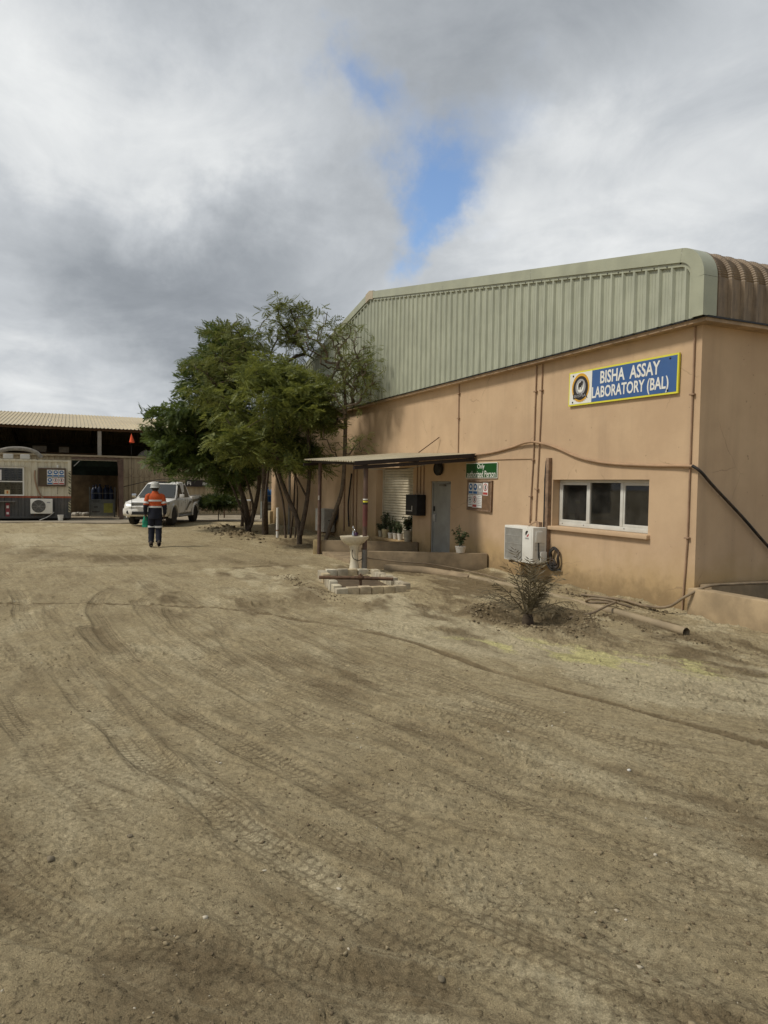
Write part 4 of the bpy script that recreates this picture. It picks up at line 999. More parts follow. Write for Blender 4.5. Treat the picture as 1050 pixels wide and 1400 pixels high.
hose('garden_hose', [(-8.35, 6.75, ground_z(-8.35, 6.75) + .02), (-8.3, 7.1, .07), (-8.45, 7.55, .14), (-8.6, 7.85, .15), (-8.9, 8.0, .09), (-9.2, 7.8, .06), (-9.0, 7.7, .15), (-8.75, 7.85, .155), (-8.5, 8.1, .07)], .021, M['hose'], 'dusty hose looped over the ground pipe beside the palm', 'hose')
hose('tap_hose', [(-14.50, 5.92, .52), (-14.75, 6.1, .30), (-14.62, 6.45, .24), (-14.35, 6.9, .20), (-14.1, 7.4, .17), (-13.8, 7.85, .10), (-13.4, 8.1, .05), (-12.6, 8.05, .06), (-11.8, 7.95, .06)], .014, M['hose'], 'thin hose trailing from the washbasin along the low ramp wall', 'hose')
# PVC pipe half buried along the wall
m_ = MB()
pp = catmull([(-6.89, 7.52, .038), (-8.4, 7.70, .03), (-9.6, 7.82, .0), (-10.8, 7.88, .0), (-12.2, 7.80, .005), (-13.7, 7.76, .0)], 5)
m_.tube(pp, .058, 14, False); m_.tube([(-6.895, 7.52, .05), (-7.3, 7.567, .049)], .050, 14, False)
ring = MB()
tag(m_.build('drain_pipe', M['pvc'], None, fix=False, smooth=60), 'long dusty pipe lying on the ground along the gable wall', 'pipe')

# ================================================================== trough at the right hand corner
M['trough'] = simple('tan_render', (.40, .30, .18), .92, .18, 2.5, dirt=(.26, .19, .11), dirt_amt=.6, bump=.3, bscale=80)
T = thing('concrete_trough', 'low concrete trough beside the shaded side wall', 'trough', (-7.8, 8.55, 0))
mb = MB(); mb.box(XR + .004, -2.6, 8.55, 8.80, -.2, .455); mb.build('front_wall', M['trough'], T, bevel=.03)
mb = MB(); mb.box(XR + .002, -7.62, 8.802, 16, -.2, .50); mb.build('side_ledge', M['concrete'], T, bevel=.02)
mb = MB(); mb.box(-7.618, -2.6, 10.4, 10.65, -.2, .48); mb.build('back_wall', M['concrete'], T, bevel=.02)
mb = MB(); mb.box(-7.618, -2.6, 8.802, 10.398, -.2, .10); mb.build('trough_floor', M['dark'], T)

# ================================================================== porch
P_ = thing('porch_canopy', 'lean-to porch canopy of tan corrugated sheets on brown posts', 'canopy', (-16.4, 6.0, 0))
cn = [(-14.25, 5.62, 2.425), (-18.55, 5.80, 2.585), (-14.25, 8.68, 2.69), (-18.55, 8.68, 2.85)]
def can(u, v): 
    a = Vector(cn[0]).lerp(Vector(cn[1]), u); b = Vector(cn[2]).lerp(Vector(cn[3]), u); return a.lerp(b, v)
for k in range(6):
    u0, u1 = k / 6, (k + 1) / 6 + .004
    rows = [[], []]
    for j in range(4):
        for (f, o) in ((0, 0), (.12, .028), (.42, .028), (.54, 0)):
            u = u0 + (u1 - u0) * (j + f) / 4
            for v_, r_ in ((0, 0), (1, 1)): rows[r_].append(can(u, v_) + Vector((0, 0, o + .0015 * (k % 2))))
    for v_, r_ in ((0, 0), (1, 1)): rows[r_].append(can(u1, v_) + Vector((0, 0, .0015 * (k % 2))))
    m_ = MB(); m_.grid(rows); m_.build('roof_sheet', M['tin'], P_, fix=False)
def beam(a, b, w, h, mat, name, par): m_ = MB(); m_.bar(a, b, w, h); return m_.build(name, mat, par)
M['darkbeam'] = simple('dark_beam', (.026, .018, .015), .7, .2, 6)
for v_ in (.09, .5, .97):
    a = can(-.002, v_) - Vector((0, 0, .045)); b = can(1.0, v_) - Vector((0, 0, .045)); beam(a, b, .06, .085, M['darkbeam'], 'purlin', P_)
for u_ in (.012, .99):
    a = can(u_, .0) - Vector((0, 0, .12)); b = can(u_, .995) - Vector((0, 0, .12)); beam(a, b, .06, .075, M['darkbeam'], 'rafter', P_)
beam(can(-.003, .0) - Vector((0, 0, .02)), can(-.003, .995) - Vector((0, 0, .02)), .012, .09, M['darkbeam'], 'edge_strip', P_)
for i, (x, y, zt) in enumerate(((-14.42, 5.95, 2.33), (-18.45, 6.25, 2.52))):
    m_ = MB(); m_.cyl((x, y, -.1), (x + .02, y, zt), .052 if i == 0 else .05, n=16); po = m_.build('post', M['brownpost'], P_, smooth=50)
    if i == 0:
        m_ = MB(); m_.cyl((x + .007, y, 1.02), (x + .012, y, 1.50), .0545, n=16); m_.build('red_band', M['redpaint'], po, smooth=50)
        for z0_, z1_, mm in ((1.505, 1.545, 'black'), (1.55, 1.585, 'syellow'), (1.605, 1.63, 'swhite')):
            m_ = MB(); m_.cyl((x + .013, y, z0_), (x + .0135, y, z1_), .0547, n=16); m_.build('band', M[mm], po, smooth=50)
        m_ = MB(); m_.cyl((x + .0, y, -.02), (x + .004, y, .50), .062, n=16); m_.build('foot_sleeve', M['greysteel'], po, smooth=50)
    else:
        m_ = MB(); m_.bar((x + .05, y - .03, 1.50), (x + .052, y - .028, 1.62), .05, .01, (1, 0, 0)); m_.build('sticker', M['paper'], po)
m_ = MB(); m_.tube(catmull([can(.02, .12) - Vector((0, 0, .16)), can(.1, .4) - Vector((0, 0, .26)), can(.2, .7) - Vector((0, 0, .2)), can(.3, .95) - Vector((0, 0, .12))], 6), .008, 6); m_.build('loose_wire', M['paper_grey'], P_, fix=False)
# low porch walls
PW = thing('porch_walls', 'low rendered walls edging the porch under the canopy', 'wall', (-16, 7, 0))
def lowwall(p0, p1, w, h, name, mat, par, cap=True):
    p0 = Vector(p0); p1 = Vector(p1); d_ = (p1 - p0).normalized(); n_ = Vector((-d_.y, d_.x)) * w / 2
    m_ = MB(); b = [p0 - n_, p1 - n_, p1 + n_, p0 + n_]
    m_.prism([(q.x, q.y) for q in b], lambda a, c_, z: (a, c_, z), -.2, h); o = m_.build(name, mat, par, bevel=.018)
    return o
lowwall((-13.70, 8.69), (-14.98, 6.12), .15, .415, 'near_wall', M['concrete'], PW)
lowwall((-17.22, 8.69), (-18.52, 6.32), .15, .385, 'far_wall', M['concrete'], PW)
lowwall((-18.50, 6.34), (-18.60, 6.14), .19, .392, 'corner_block', simple('ochre_block', (.40, .31, .16), .9, .15, 5, dirt=(.28, .2, .1)), PW)
m_ = MB(); m_.prism([(-13.78, 8.69), (-17.1, 8.69), (-18.3, 6.3), (-14.9, 6.2)], lambda a, b, z: (a, b, z), -.15, .085); m_.build('porch_floor', M['concrete'], PW)
m_ = MB()
kp = catmull([(-14.6, 6.55, .10), (-14.0, 7.1, .10), (-13.5, 7.5, .06), (-12.9, 7.75, .02)], 5); m_.tube([p - Vector((0, 0, .06)) for p in kp], .10, 8); m_.build('mortar_fillet', M['concrete'], PW, fix=False, smooth=60)
# rebar leaning on the wall above the canopy
hose('steel_rod', [(-16.50, 8.30, 2.80), (-16.05, 8.66, 3.19)], .013, M['rust'], 'thin rusty rod leaning on the wall above the canopy', 'rod', seg=2)

# wall mounted boxes near the door
K = thing('wall_box', 'black wall box between the roller shutter and the grey door', 'box', (-17.1, 8.55, 1.12))
m_ = MB(); m_.box(-17.48, -16.80, 8.42, 8.69, 1.13, 1.69); m_.build('casing', M['black'], K, bevel=.008)
m_ = MB(); m_.box(-17.46, -17.06, 8.414, 8.419, 1.235, 1.265); m_.box(-17.11, -17.06, 8.4145, 8.4195, 1.266, 1.39); m_.build('painted_reflection', M['paper_grey'], K)  # L-shaped light reflection on the black casing, built as pale grey strips
K = thing('vent_fan', 'round dark vent fan under the canopy above the grey door', 'fan', (-16.0, 8.6, 2.36))
m_ = MB(); m_.lathe([(.10, 0), (.17, -.02), (.18, -.10), (.14, -.14), (.14, -.12)], (-16.0, 8.69, 2.38), 18, 'y'); m_.build('housing', M['blackmetal'], K, smooth=40)
m_ = MB()
for k in range(5): m_.bar((-16.0, 8.575, 2.38), (-16.0 + .13 * math.cos(k * 1.257), 8.575, 2.38 + .13 * math.sin(k * 1.257)), .05, .006, (0, 1, 0))
m_.build('blades', M['brownpost'], K)

# ================================================================== washbasin
K = thing('washbasin', 'cream pedestal washbasin standing by the near canopy post', 'sink', (-14.55, 5.72, 0))
cx, cy = -14.55, 5.74
m_ = MB()
def bowl(prof):
    rows = []
    for (r, z, sx) in prof:
        rows.append([(cx + .04 + r * sx * math.cos(a) * .78, cy + r * math.sin(a), z) for a in np.linspace(0, 2 * math.pi, 33)])
    m_.grid(rows)
bowl([(.07, .585, 1), (.16, .60, 1), (.26, .665, 1), (.31, .73, 1), (.33, .775, 1), (.335, .795, 1), (.325, .802, 1), (.285, .797, 1), (.26, .765, 1), (.20, .69, 1), (.08, .655, 1), (.0, .652, 1)])
bs = m_.build('basin', M['ceramic'], K, smooth=50)
m_ = MB(); m_.lathe([(.145, -.03), (.135, .02), (.112, .10), (.092, .25), (.090, .38), (.105, .50), (.13, .585), (.15, .62)], (cx + .05, cy, 0), 22, 'z', .95); m_.build('pedestal', M['ceramic'], K, smooth=60)
m_ = MB(); m_.lathe([(.035, .79), (.032, .84), (.022, .86), (.020, .95), (.028, .96), (.028, .985), (.012, 1.0)], (cx - .18, cy + .06, 0), 12); m_.tube([(cx - .18, cy + .06, .93), (cx - .10, cy + .05, .955), (cx - .04, cy + .04, .93), (cx - .035, cy + .04, .90)], .013, 8); m_.bar((cx - .22, cy + .06, 1.01), (cx - .14, cy + .06, 1.01), .014, .014); m_.build('tap', M['chrome'], K, fix=False, smooth=50)
m_ = MB(); m_.lathe([(.045, .795), (.045, .85), (.03, .87)], (cx - .16, cy + .12, 0), 12); m_.build('soap_pot', simple('purple_pot', (.05, .02, .06), .4), K, smooth=50)
m_ = MB(); m_.tube(catmull([(cx + .05, cy - .02, .59), (cx + .16, cy - .10, .42), (cx + .17, cy - .05, .30), (cx + .15, cy + .10, .27), (cx + .12, cy + .20, .36), (cx + .10, cy + .22, .46)], 5), .009, 6); m_.build('waste_hose', M['cable'], K, fix=False)
m_ = MB(); m_.cyl((cx + .10, cy + .235, -.02), (cx + .10, cy + .235, .50), .022, n=10); m_.cyl((cx + .08, cy + .235, .50), (cx + .17, cy + .235, .53), .026, n=8); m_.build('supply_pipe', M['greysteel'], K, smooth=50)

# ================================================================== brick surround with pipe
BP = thing('brick_surround', 'low pale block surround of a tap pit in front of the porch', 'blocks', (-12.5, 5.0, 0))
bm_ = MB(); bm_.box(-.105, .105, -.075, .075, -.08, .165)
def block_mat(i):
    c = [(.56, .50, .36), (.50, .41, .26), (.42, .37, .27), (.60, .55, .42), (.48, .40, .27)][i]
    return simple('block', c, .95, .18, 6, dirt=(.24, .18, .11), dirt_amt=.55, bump=.5, bscale=70)
bms = [bm_.mesh('block', block_mat(i), bevel=.014) for i in range(5)]
def block_row(p0, p1, n, skip=()):
    p0 = Vector((*p0, 0)); p1 = Vector((*p1, 0)); d_ = p1 - p0; a = math.atan2(d_.y, d_.x); L = d_.length / n
    for i in range(n):
        if i in skip: continue
        p = p0 + d_ * ((i + .5) / n)
        place('block', random.choice(bms), BP, (p.x + 12.5 + random.uniform(-.012, .012), p.y - 5 + random.uniform(-.012, .012), random.uniform(-.02, .012)), (random.uniform(-.03, .03), random.uniform(-.03, .03), a + random.uniform(-.05, .05)), (L / .21 * .985, 1, 1))
block_row((-11.38, 4.16), (-11.30, 5.46), 6)
block_row((-13.75, 4.72), (-11.62, 4.30), 9, (3, 7))
block_row((-13.85, 4.85), (-13.75, 5.75), 4)
block_row((-13.55, 5.80), (-11.5, 5.58), 9, (6,))
m_ = MB(); m_.prism([(-13.7, 4.8), (-11.5, 4.3), (-11.4, 5.4), (-13.6, 5.7)], lambda a, b, z: (a, b, z), -.05, .035); m_.build('pit_floor', simple('pit_mud', (.10, .07, .04), .8, .2, 5, bump=.5, bscale=30), BP)
K = thing('iron_pipe', 'rusty iron pipe with valve lying across the block surround', 'pipe', (-12.0, 4.88, .05))
m_ = MB(); m_.tube([(-12.36, 4.20, .212), (-12.0, 4.88, .218), (-11.72, 5.42, .212)], .032, 12); m_.build('pipe', M['rust'], K, smooth=50)
m_ = MB(); m_.cyl((-12.0, 4.88, .05), (-12.0, 4.88, .24), .028, n=10); m_.cyl((-12.02, 4.84, .232), (-11.98, 4.92, .232), .05, n=12); m_.bar((-12.06, 4.91, .29), (-11.94, 4.85, .29), .02, .015); m_.build('valve', M['rust'], K, smooth=50)
# ================================================================== plants
def leaf_mat(name, a, b, trans=.35):
    t = NT(name); W_ = t.world(); g = t.n('ShaderNodeNewGeometry')
    r_ = g.outputs['Random Per Island']; n_ = t.noise(1.1, 4, .6, W_)
    f = t.rng(t.math('ADD', t.math('MULTIPLY', r_, .45), t.math('MULTIPLY', n_, 1.1)), .48, 1.02)
    col = t.mix(f, a, b); t.fin(col, .55, 0, .3)
    tr = t.n('ShaderNodeBsdfTranslucent'); t.l(t.mix(.5, col, (b[0] * 1.3, b[1] * 1.25, b[2] * .8)), tr.inputs[0])
    ms = t.n('ShaderNodeMixShader'); ms.inputs[0].default_value = trans
    t.l(t.p.outputs[0], ms.inputs[1]); t.l(tr.outputs[0], ms.inputs[2]); t.l(ms.outputs[0], t.out.inputs[0]); return t.m
M['leaf_dark'] = leaf_mat('leaf_dark_green', (.042, .070, .018), (.125, .170, .046))
M['leaf_lite'] = leaf_mat('leaf_light_green', (.055, .080, .022), (.235, .260, .070))
M['leaf_olive'] = leaf_mat('leaf_olive', (.08, .10, .032), (.19, .21, .065))
M['leaf_pot'] = leaf_mat('leaf_pot', (.04, .065, .03), (.13, .17, .085), .2)
M['leaf_palm'] = leaf_mat('leaf_palm_dusty', (.070, .055, .032), (.150, .122, .070), .1)
M['leaf_shrub'] = leaf_mat('leaf_shrub', (.03, .05, .014), (.075, .10, .03))
M['bark'] = simple('bark', (.085, .062, .042), .95, .3, 14, dirt=(.16, .12, .085), dirt_amt=.5, bump=.6, bscale=40)
M['bark_pale'] = simple('bark_pale', (.15, .115, .08), .95, .25, 14, dirt=(.08, .06, .04), dirt_amt=.5, bump=.6, bscale=40)

def leaflet_template(npairs, L, lw, droop=.25):
    """a compound leaf along +x: rachis with pairs of leaflets; returns verts, quads"""
    v = []; f = []
    for i in range(npairs):
        x = L * (.25 + .75 * (i + .5) / npairs); z = -droop * L * (x / L) ** 2
        for s_ in (-1, 1):
            ln = lw * (1.0 - .45 * abs(i / max(1, npairs - 1) - .45)); b = len(v)
            dx = ln * .45; wd = ln * .21
            v += [(x, 0, z), (x + dx * .5 - wd, s_ * ln * .5, z - ln * .05), (x + dx, s_ * ln, z - ln * .22), (x + dx * .5 + wd, s_ * ln * .5, z - ln * .05)]
            f.append((b, b + 1, b + 2, b + 3) if s_ > 0 else (b, b + 3, b + 2, b + 1))
    b = len(v); z = -droop * L; v += [(L, 0, z), (L + lw * .4, .17 * lw, z - lw * .1), (L + lw * .9, 0, z - lw * .3), (L + lw * .4, -.17 * lw, z - lw * .1)]; f.append((b, b + 1, b + 2, b + 3))
    return np.array(v), np.array(f)
def scatter(tmpl, pos, dirs, scl, rng):
    """place copies of a leaf at pos along dirs, rolled at random"""
    v, f = tmpl; N = len(pos)
    t = dirs / np.linalg.norm(dirs, axis=1, keepdims=True)
    up = np.tile([0., 0., 1.], (N, 1)) + rng.standard_normal((N, 3)) * .45
    s_ = np.cross(up, t); s_ /= np.linalg.norm(s_, axis=1, keepdims=True) + 1e-9; u = np.cross(t, s_)
    P = pos[:, None] + scl[:, None, None] * (v[None, :, 0:1] * t[:, None] + v[None, :, 1:2] * s_[:, None] + v[None, :, 2:3] * u[:, None])
    F = (f[None] + (np.arange(N) * len(v))[:, None, None]).reshape(-1, f.shape[1])
    return P.reshape(-1, 3), F
def make_tree(label, base, stems, blobs, nclu, nleaf, tmpl, lmat, bmat, seed, twig=.012, spread=.45, lscale=(.7, 1.25), gap=.0, group='trees along the wall', ymax=8.3, bare=.0, kexp=.42, name='tree'):
    """stems: list of polylines with start radius; blobs: (centre, radii, weight) ellipsoids filled by twigs and leaves"""
    rng = np.random.default_rng(seed)
    T_ = thing(name, label, 'tree', base, 0, group)
    nodes = []; par = []; rad0 = []; start = []
    for pts, r0 in stems:
        prev = -1; P = catmull(pts, 4)
        for i, p in enumerate(P):
            nodes.append(np.array(p)); par.append(prev); rad0.append(.76 * r0 * (1 - .55 * i / len(P))); start.append(i > len(P) * .45); prev = len(nodes) - 1
    w = np.array([b[2] for b in blobs], float); w /= w.sum()
    C = []
    while len(C) < nclu:
        b = blobs[rng.choice(len(blobs), p=w)]; q = rng.standard_normal(3); q /= np.linalg.norm(q); rr_ = rng.random() ** (1 / 2.2)
        p = np.array(b[0]) + q * rr_ * np.array(b[1])
        if p[1] > ymax or p[2] < .9: continue
        if gap and vnoise(np.array([p[0] * .9 + p[2] * .5]), np.array([p[2] * .9 + p[1] * .7]), seed)[0] < -.5 + gap: continue
        C.append(p)
    C = np.array(C); sidx = [i for i in range(len(nodes)) if start[i]]; s0 = np.array([nodes[i] for i in sidx])
    order = np.argsort([np.min(np.linalg.norm(s0 - c, axis=1)) for c in C])
    root = s0[np.argmin(s0[:, 2])] - np.array([0, 0, .5]); ok = list(sidx); pos = np.array([nodes[i] for i in ok]); tips = []
    for k in order:
        c = C[k]; dv = c - pos; dd = np.linalg.norm(dv, axis=1) + .9 * np.maximum(0, pos[:, 2] - c[2] + .1) + .8 * np.maximum(0, np.linalg.norm(pos - root, axis=1) - np.linalg.norm(c - root) + .1)
        j = int(np.argmin(dd)); a = nodes[ok[j]]; prev = ok[j]; L = np.linalg.norm(c - a); n = max(2, int(L / .28))
        side = rng.standard_normal(3) * .055 * L
        chain = []
        for i in range(1, n + 1):
            t = i / n; p = a + (c - a) * t + side * math.sin(math.pi * t) + np.array([0, 0, .10 * L * math.sin(math.pi * t)]) + rng.standard_normal(3) * .018
            nodes.append(p); par.append(prev); rad0.append(0); prev = len(nodes) - 1; ok.append(prev); chain.append(prev)
        pos = np.array([nodes[i] for i in ok]); tips.append((prev, chain))
    cnt = np.zeros(len(nodes))
    for tip, _ in tips:
        i = tip
        while i >= 0: cnt[i] += 1; i = par[i]
    rad = np.array([max(r0, .0) if r0 else 0 for r0 in rad0]); br_ = twig * .55 * np.maximum(cnt, 1) ** kexp; rad = np.where(rad > 0, np.maximum(rad, br_ * .6), br_)
    NP_ = np.array(nodes); V = []; F = []; ns = 6
    for i, p in enumerate(par):
        if p < 0: continue
        a, b = NP_[p], NP_[i]; t = b - a; l = np.linalg.norm(t)
        if l < 1e-5: continue
        t /= l; h_ = np.array([0, 0, 1.]) if abs(t[2]) < .9 else np.array([1., 0, 0]); u = np.cross(t, h_); u /= np.linalg.norm(u); v = np.cross(t, u)
        ra_ = min(rad[p], rad[i] * 1.35) if cnt[p] > cnt[i] and not rad0[i] else rad[p]; k0 = len(V)
        for q, r_ in ((a, ra_), (b + t * rad[i] * .3, rad[i])):
            for k in range(ns): an = 2 * math.pi * k / ns; V.append(q + (u * math.cos(an) + v * math.sin(an)) * r_)
        for k in range(ns): F.append((k0 + k, k0 + (k + 1) % ns, k0 + ns + (k + 1) % ns, k0 + ns + k))
    off = np.array(base)
    me = mesh_np('trunk', np.array(V) - off, np.array(F), bmat, True)
    o = bpy.data.objects.new('trunk', me); COL.objects.link(o); o.parent = T_
    # leaves around each tip and along the twig to it
    LP = []; LD = []
    for tip, chain in tips:
        if rng.random() < bare: continue
        c = NP_[tip]; d0 = c - NP_[par[tip]]; d0 /= np.linalg.norm(d0) + 1e-9
        n = int(nleaf * rng.uniform(.55, 1.45))
        for _ in range(n):
            at = NP_[chain[int(len(chain) * rng.uniform(.35, 1) - 1e-6)]] if rng.random() < .45 else c
            d_ = d0 * .5 + rng.standard_normal(3) * .8; d_[2] = d_[2] * .6 + .05
            LP.append(at + np.clip(rng.standard_normal(3), -1.5, 1.5) * np.array([spread, spread, spread * .42]) * .5); LD.append(d_)
    LP = np.array(LP); LD = np.array(LD); k = LP[:, 1] < ymax + .15; LP, LD = LP[k], LD[k]
    co, Fq = scatter(tmpl, LP, LD, rng.uniform(lscale[0], lscale[1], len(LP)), rng)
    me = mesh_np('crown', co - off, Fq, lmat)
    o = bpy.data.objects.new('crown', me); COL.objects.link(o); o.parent = T_
    return T_
LT_A = leaflet_template(5, .32, .155); LT_B = leaflet_template(6, .33, .105, .45); LT_C = leaflet_template(4, .22, .085, .35)
# dense dark tree reaching over the pickup
make_tree('dense dark green tree overhanging the white pickup', (-27.4, 6.3, 0),
    [([(-27.3, 6.35, -.1), (-27.4, 6.2, 1.2), (-27.8, 5.7, 2.6), (-28.2, 5.1, 4.2), (-28.3, 4.8, 5.6)], .15), ([(-27.5, 6.3, -.1), (-27.3, 6.6, 1.0), (-27.2, 6.7, 2.4), (-27.5, 6.2, 4.2), (-27.8, 5.9, 6.0)], .13),
     ([(-27.3, 6.36, .10), (-26.95, 6.42, .5), (-26.75, 6.35, 1.2), (-26.9, 6.0, 2.4), (-27.0, 5.2, 3.6)], .09), ([(-27.4, 6.3, .05), (-27.15, 6.05, .8), (-27.6, 5.4, 2.4), (-28.2, 4.4, 3.2)], .07)],
    [((-28.2, 4.5, 4.5), (2.2, 1.9, 1.5), 4), ((-28.4, 4.0, 3.3), (1.8, 1.35, 1.1), 3), ((-27.9, 5.3, 6.2), (1.9, 1.5, 1.2), 3), ((-27.2, 5.6, 4.2), (1.9, 1.5, 1.5), 2.5), ((-28.0, 5.6, 7.3), (1.5, 1.0, .7), 1.0), ((-28.0, 4.4, 2.5), (1.4, 1.0, .6), 1.2), ((-27.0, 5.8, 2.6), (1.2, 1.0, .6), 1.2)],
    300, 28, LT_A, M['leaf_dark'], M['bark'], 11, spread=.48, gap=.24)
# feathery light green crown over the forked trunk next to the canopy
make_tree('feathery light green tree with a forked trunk next to the canopy', (-21.4, 6.56, 0),
    [([(-21.4, 6.6, -.1), (-21.4, 6.55, .7), (-21.7, 6.25, 1.6), (-21.9, 5.95, 2.6), (-21.8, 5.8, 4.0)], .12), ([(-21.35, 6.6, .3), (-21.3, 6.8, 1.4), (-21.4, 6.9, 2.6), (-21.5, 6.8, 4.2)], .11), ([(-21.3, 6.8, 1.5), (-21.5, 6.4, 2.3), (-22.0, 6.0, 3.0)], .05)],
    [((-21.3, 5.2, 4.1), (1.4, 1.2, 1.0), 3), ((-21.1, 6.3, 3.9), (1.3, 1.1, 1.1), 3), ((-21.5, 6.9, 4.4), (1.2, .8, 1.1), 2), ((-21.4, 4.7, 3.0), (1.1, .8, .7), 2), ((-21.2, 6.0, 2.75), (1.2, .9, .55), 1.6), ((-21.6, 5.4, 5.2), (1.1, 1.1, .55), 1.2), ((-21.4, 7.2, 2.9), (.9, .6, .7), .8), ((-22.2, 4.1, 4.6), (1.1, .9, .6), 1.3), ((-21.4, 4.9, 2.1), (.9, .7, .5), 1.1), ((-21.6, 6.1, 2.2), (.8, .8, .4), 1.0), ((-22.0, 6.4, 5.3), (1.0, .9, .5), .8)],
    240, 24, LT_B, M['leaf_lite'], M['bark'], 12, spread=.46, gap=.38)
# tall open crown above
make_tree('tall tree with an open airy crown rising above the others', (-25.9, 6.6, 0),
    [([(-25.9, 6.65, -.1), (-25.85, 6.6, 1.4), (-25.6, 6.5, 2.8), (-25.3, 6.3, 4.6), (-25.2, 6.2, 6.0)], .17), ([(-25.88, 6.63, .15), (-25.3, 6.45, .8), (-25.0, 6.45, 1.8), (-24.9, 6.6, 3.4), (-24.8, 6.9, 5.6)], .09)],
    [((-25.0, 6.7, 7.5), (1.5, 1.5, .95), 3), ((-25.2, 5.6, 6.8), (1.4, 1.5, .9), 2.6), ((-24.9, 7.4, 7.2), (1.2, .9, 1.0), 2), ((-25.2, 5.0, 6.0), (1.3, 1.4, .8), 1.6), ((-25.0, 6.8, 6.0), (1.4, 1.3, 1.0), 1.6), ((-24.8, 7.2, 8.3), (.8, .8, .5), .7)],
    230, 9, LT_B, M['leaf_olive'], M['bark'], 13, spread=.36, gap=.28, bare=.10, twig=.015, lscale=(.7, 1.15), kexp=.46)
# bare twiggy tree against the cladding
make_tree('nearly bare twiggy tree leaning in front of the green cladding', (-20.6, 7.4, 0),
    [([(-21.0, 7.25, -.1), (-20.8, 7.5, .9), (-20.55, 7.7, 1.8), (-20.5, 7.75, 3.0), (-20.5, 7.75, 4.4), (-20.6, 7.7, 5.4)], .095)],
    [((-20.4, 7.6, 5.9), (1.3, .8, 1.1), 3), ((-19.4, 7.9, 5.3), (1.1, .45, 1.0), 2.2), ((-20.3, 7.4, 4.4), (1.2, .7, .9), 2), ((-20.9, 7.0, 6.6), (.9, .8, .7), 1.2), ((-19.3, 7.8, 3.15), (.35, .3, .25), .3), ((-20.4, 7.4, 3.0), (.7, .6, .5), .6)],
    250, 6, LT_C, M['leaf_olive'], M['bark_pale'], 14, spread=.30, bare=.30, twig=.016, ymax=8.2, lscale=(.8, 1.3), kexp=.46)
# slim stems between
make_tree('slim many-stemmed tree behind the white marker post', (-23.6, 6.7, 0),
    [([(-23.3, 6.7, -.1), (-23.35, 6.6, 1.3), (-23.6, 6.3, 2.6), (-23.6, 6.1, 3.6)], .06), ([(-23.5, 6.9, -.1), (-23.4, 7.0, 1.3), (-23.3, 7.0, 2.8), (-23.2, 6.9, 4.0)], .055), ([(-23.1, 6.95, -.1), (-23.0, 7.0, 1.6), (-22.9, 6.8, 3.0)], .045)],
    [((-23.3, 6.7, 4.0), (1.1, .9, .9), 2), ((-23.0, 6.8, 3.0), (1.0, .8, .7), 2), ((-23.6, 6.2, 3.2), (.9, .7, .6), 1)],
    80, 30, LT_B, M['leaf_dark'], M['bark'], 15, spread=.45)
make_tree('small tree with a short trunk behind the parked pickup', (-31.0, 6.9, 0),
    [([(-31.0, 6.9, -.1), (-31.05, 6.95, .9), (-31.1, 6.8, 1.8), (-31.2, 6.5, 2.8)], .11)],
    [((-31.1, 6.4, 3.2), (1.5, 1.3, 1.1), 3), ((-31.0, 6.6, 2.2), (1.1, 1.0, .6), 1.5)], 80, 36, LT_A, M['leaf_dark'], M['bark'], 16, spread=.5)
# low shrub by the barrier
make_tree('low green shrub spreading beside the white barrier rail', (-35.4, 6.7, 0), [([(-35.4, 6.7, -.05), (-35.4, 6.7, .3), (-35.4, 6.75, .6)], .03)],
    [((-35.4, 6.7, .75), (.8, .9, .45), 3), ((-35.2, 7.6, .6), (.7, .7, .35), 1)], 60, 30, LT_B, M['leaf_shrub'], M['bark'], 17, spread=.3, group=None, name='shrub')['category'] = 'shrub'

# ------------------------------------------------------------------ potted plants
def oval(L, w):
    v = np.array([(0, 0, 0), (L * .35, w * .5, .01), (L, 0, -.02), (L * .35, -w * .5, .01)]); return v, np.array([(0, 1, 2, 3)])
def pot_plant(name, label, loc, r, h, pmat, fol_h, fol_r, nst, leafL, seed, square=False, group=None):
    rng = np.random.default_rng(seed); K = thing(name, label, 'potted plant', loc, 0, group)
    m_ = MB(); m_.lathe([(r * .80, 0), (r, h * .82), (r * 1.07, h * .84), (r * 1.07, h), (r * .95, h), (r * .92, h * .86)], (0, 0, 0), 18); m_.build('pot', pmat, K, world=False, smooth=40)
    m_ = MB(); m_.lathe([(r * .93, h * .86), (r * .5, h * .90), (.0, h * .91)], (0, 0, 0), 14); m_.build('soil', simple('soil', (.06, .042, .026), .95), K, world=False)
    m_ = MB(); LP = []; LD = []
    for i in range(nst):
        a = rng.uniform(0, 6.28); q = fol_r * rng.uniform(.2, 1.0); H_ = fol_h * rng.uniform(.55, 1.0)
        pts = catmull([(rng.uniform(-.3, .3) * r, rng.uniform(-.3, .3) * r, h * .88), (q * .35 * math.cos(a), q * .35 * math.sin(a), h + H_ * .45), (q * math.cos(a), q * math.sin(a), h + H_)], 6)
        m_.tube(pts, .0055, 5)
        for p in pts[3:]:
            for _ in range(3): LP.append(np.array(p) + rng.standard_normal(3) * .012); LD.append(np.array([rng.standard_normal(), rng.standard_normal(), rng.uniform(-.4, .7)]))
    m_.build('stem', M['bark'], K, world=False, fix=False)
    co, F = scatter(oval(leafL, leafL * .42), np.array(LP), np.array(LD), rng.uniform(.7, 1.2, len(LP)), rng)
    o = bpy.data.objects.new('foliage', mesh_np('foliage', co, F, M['leaf_pot'])); COL.objects.link(o); o.parent = K
    return K
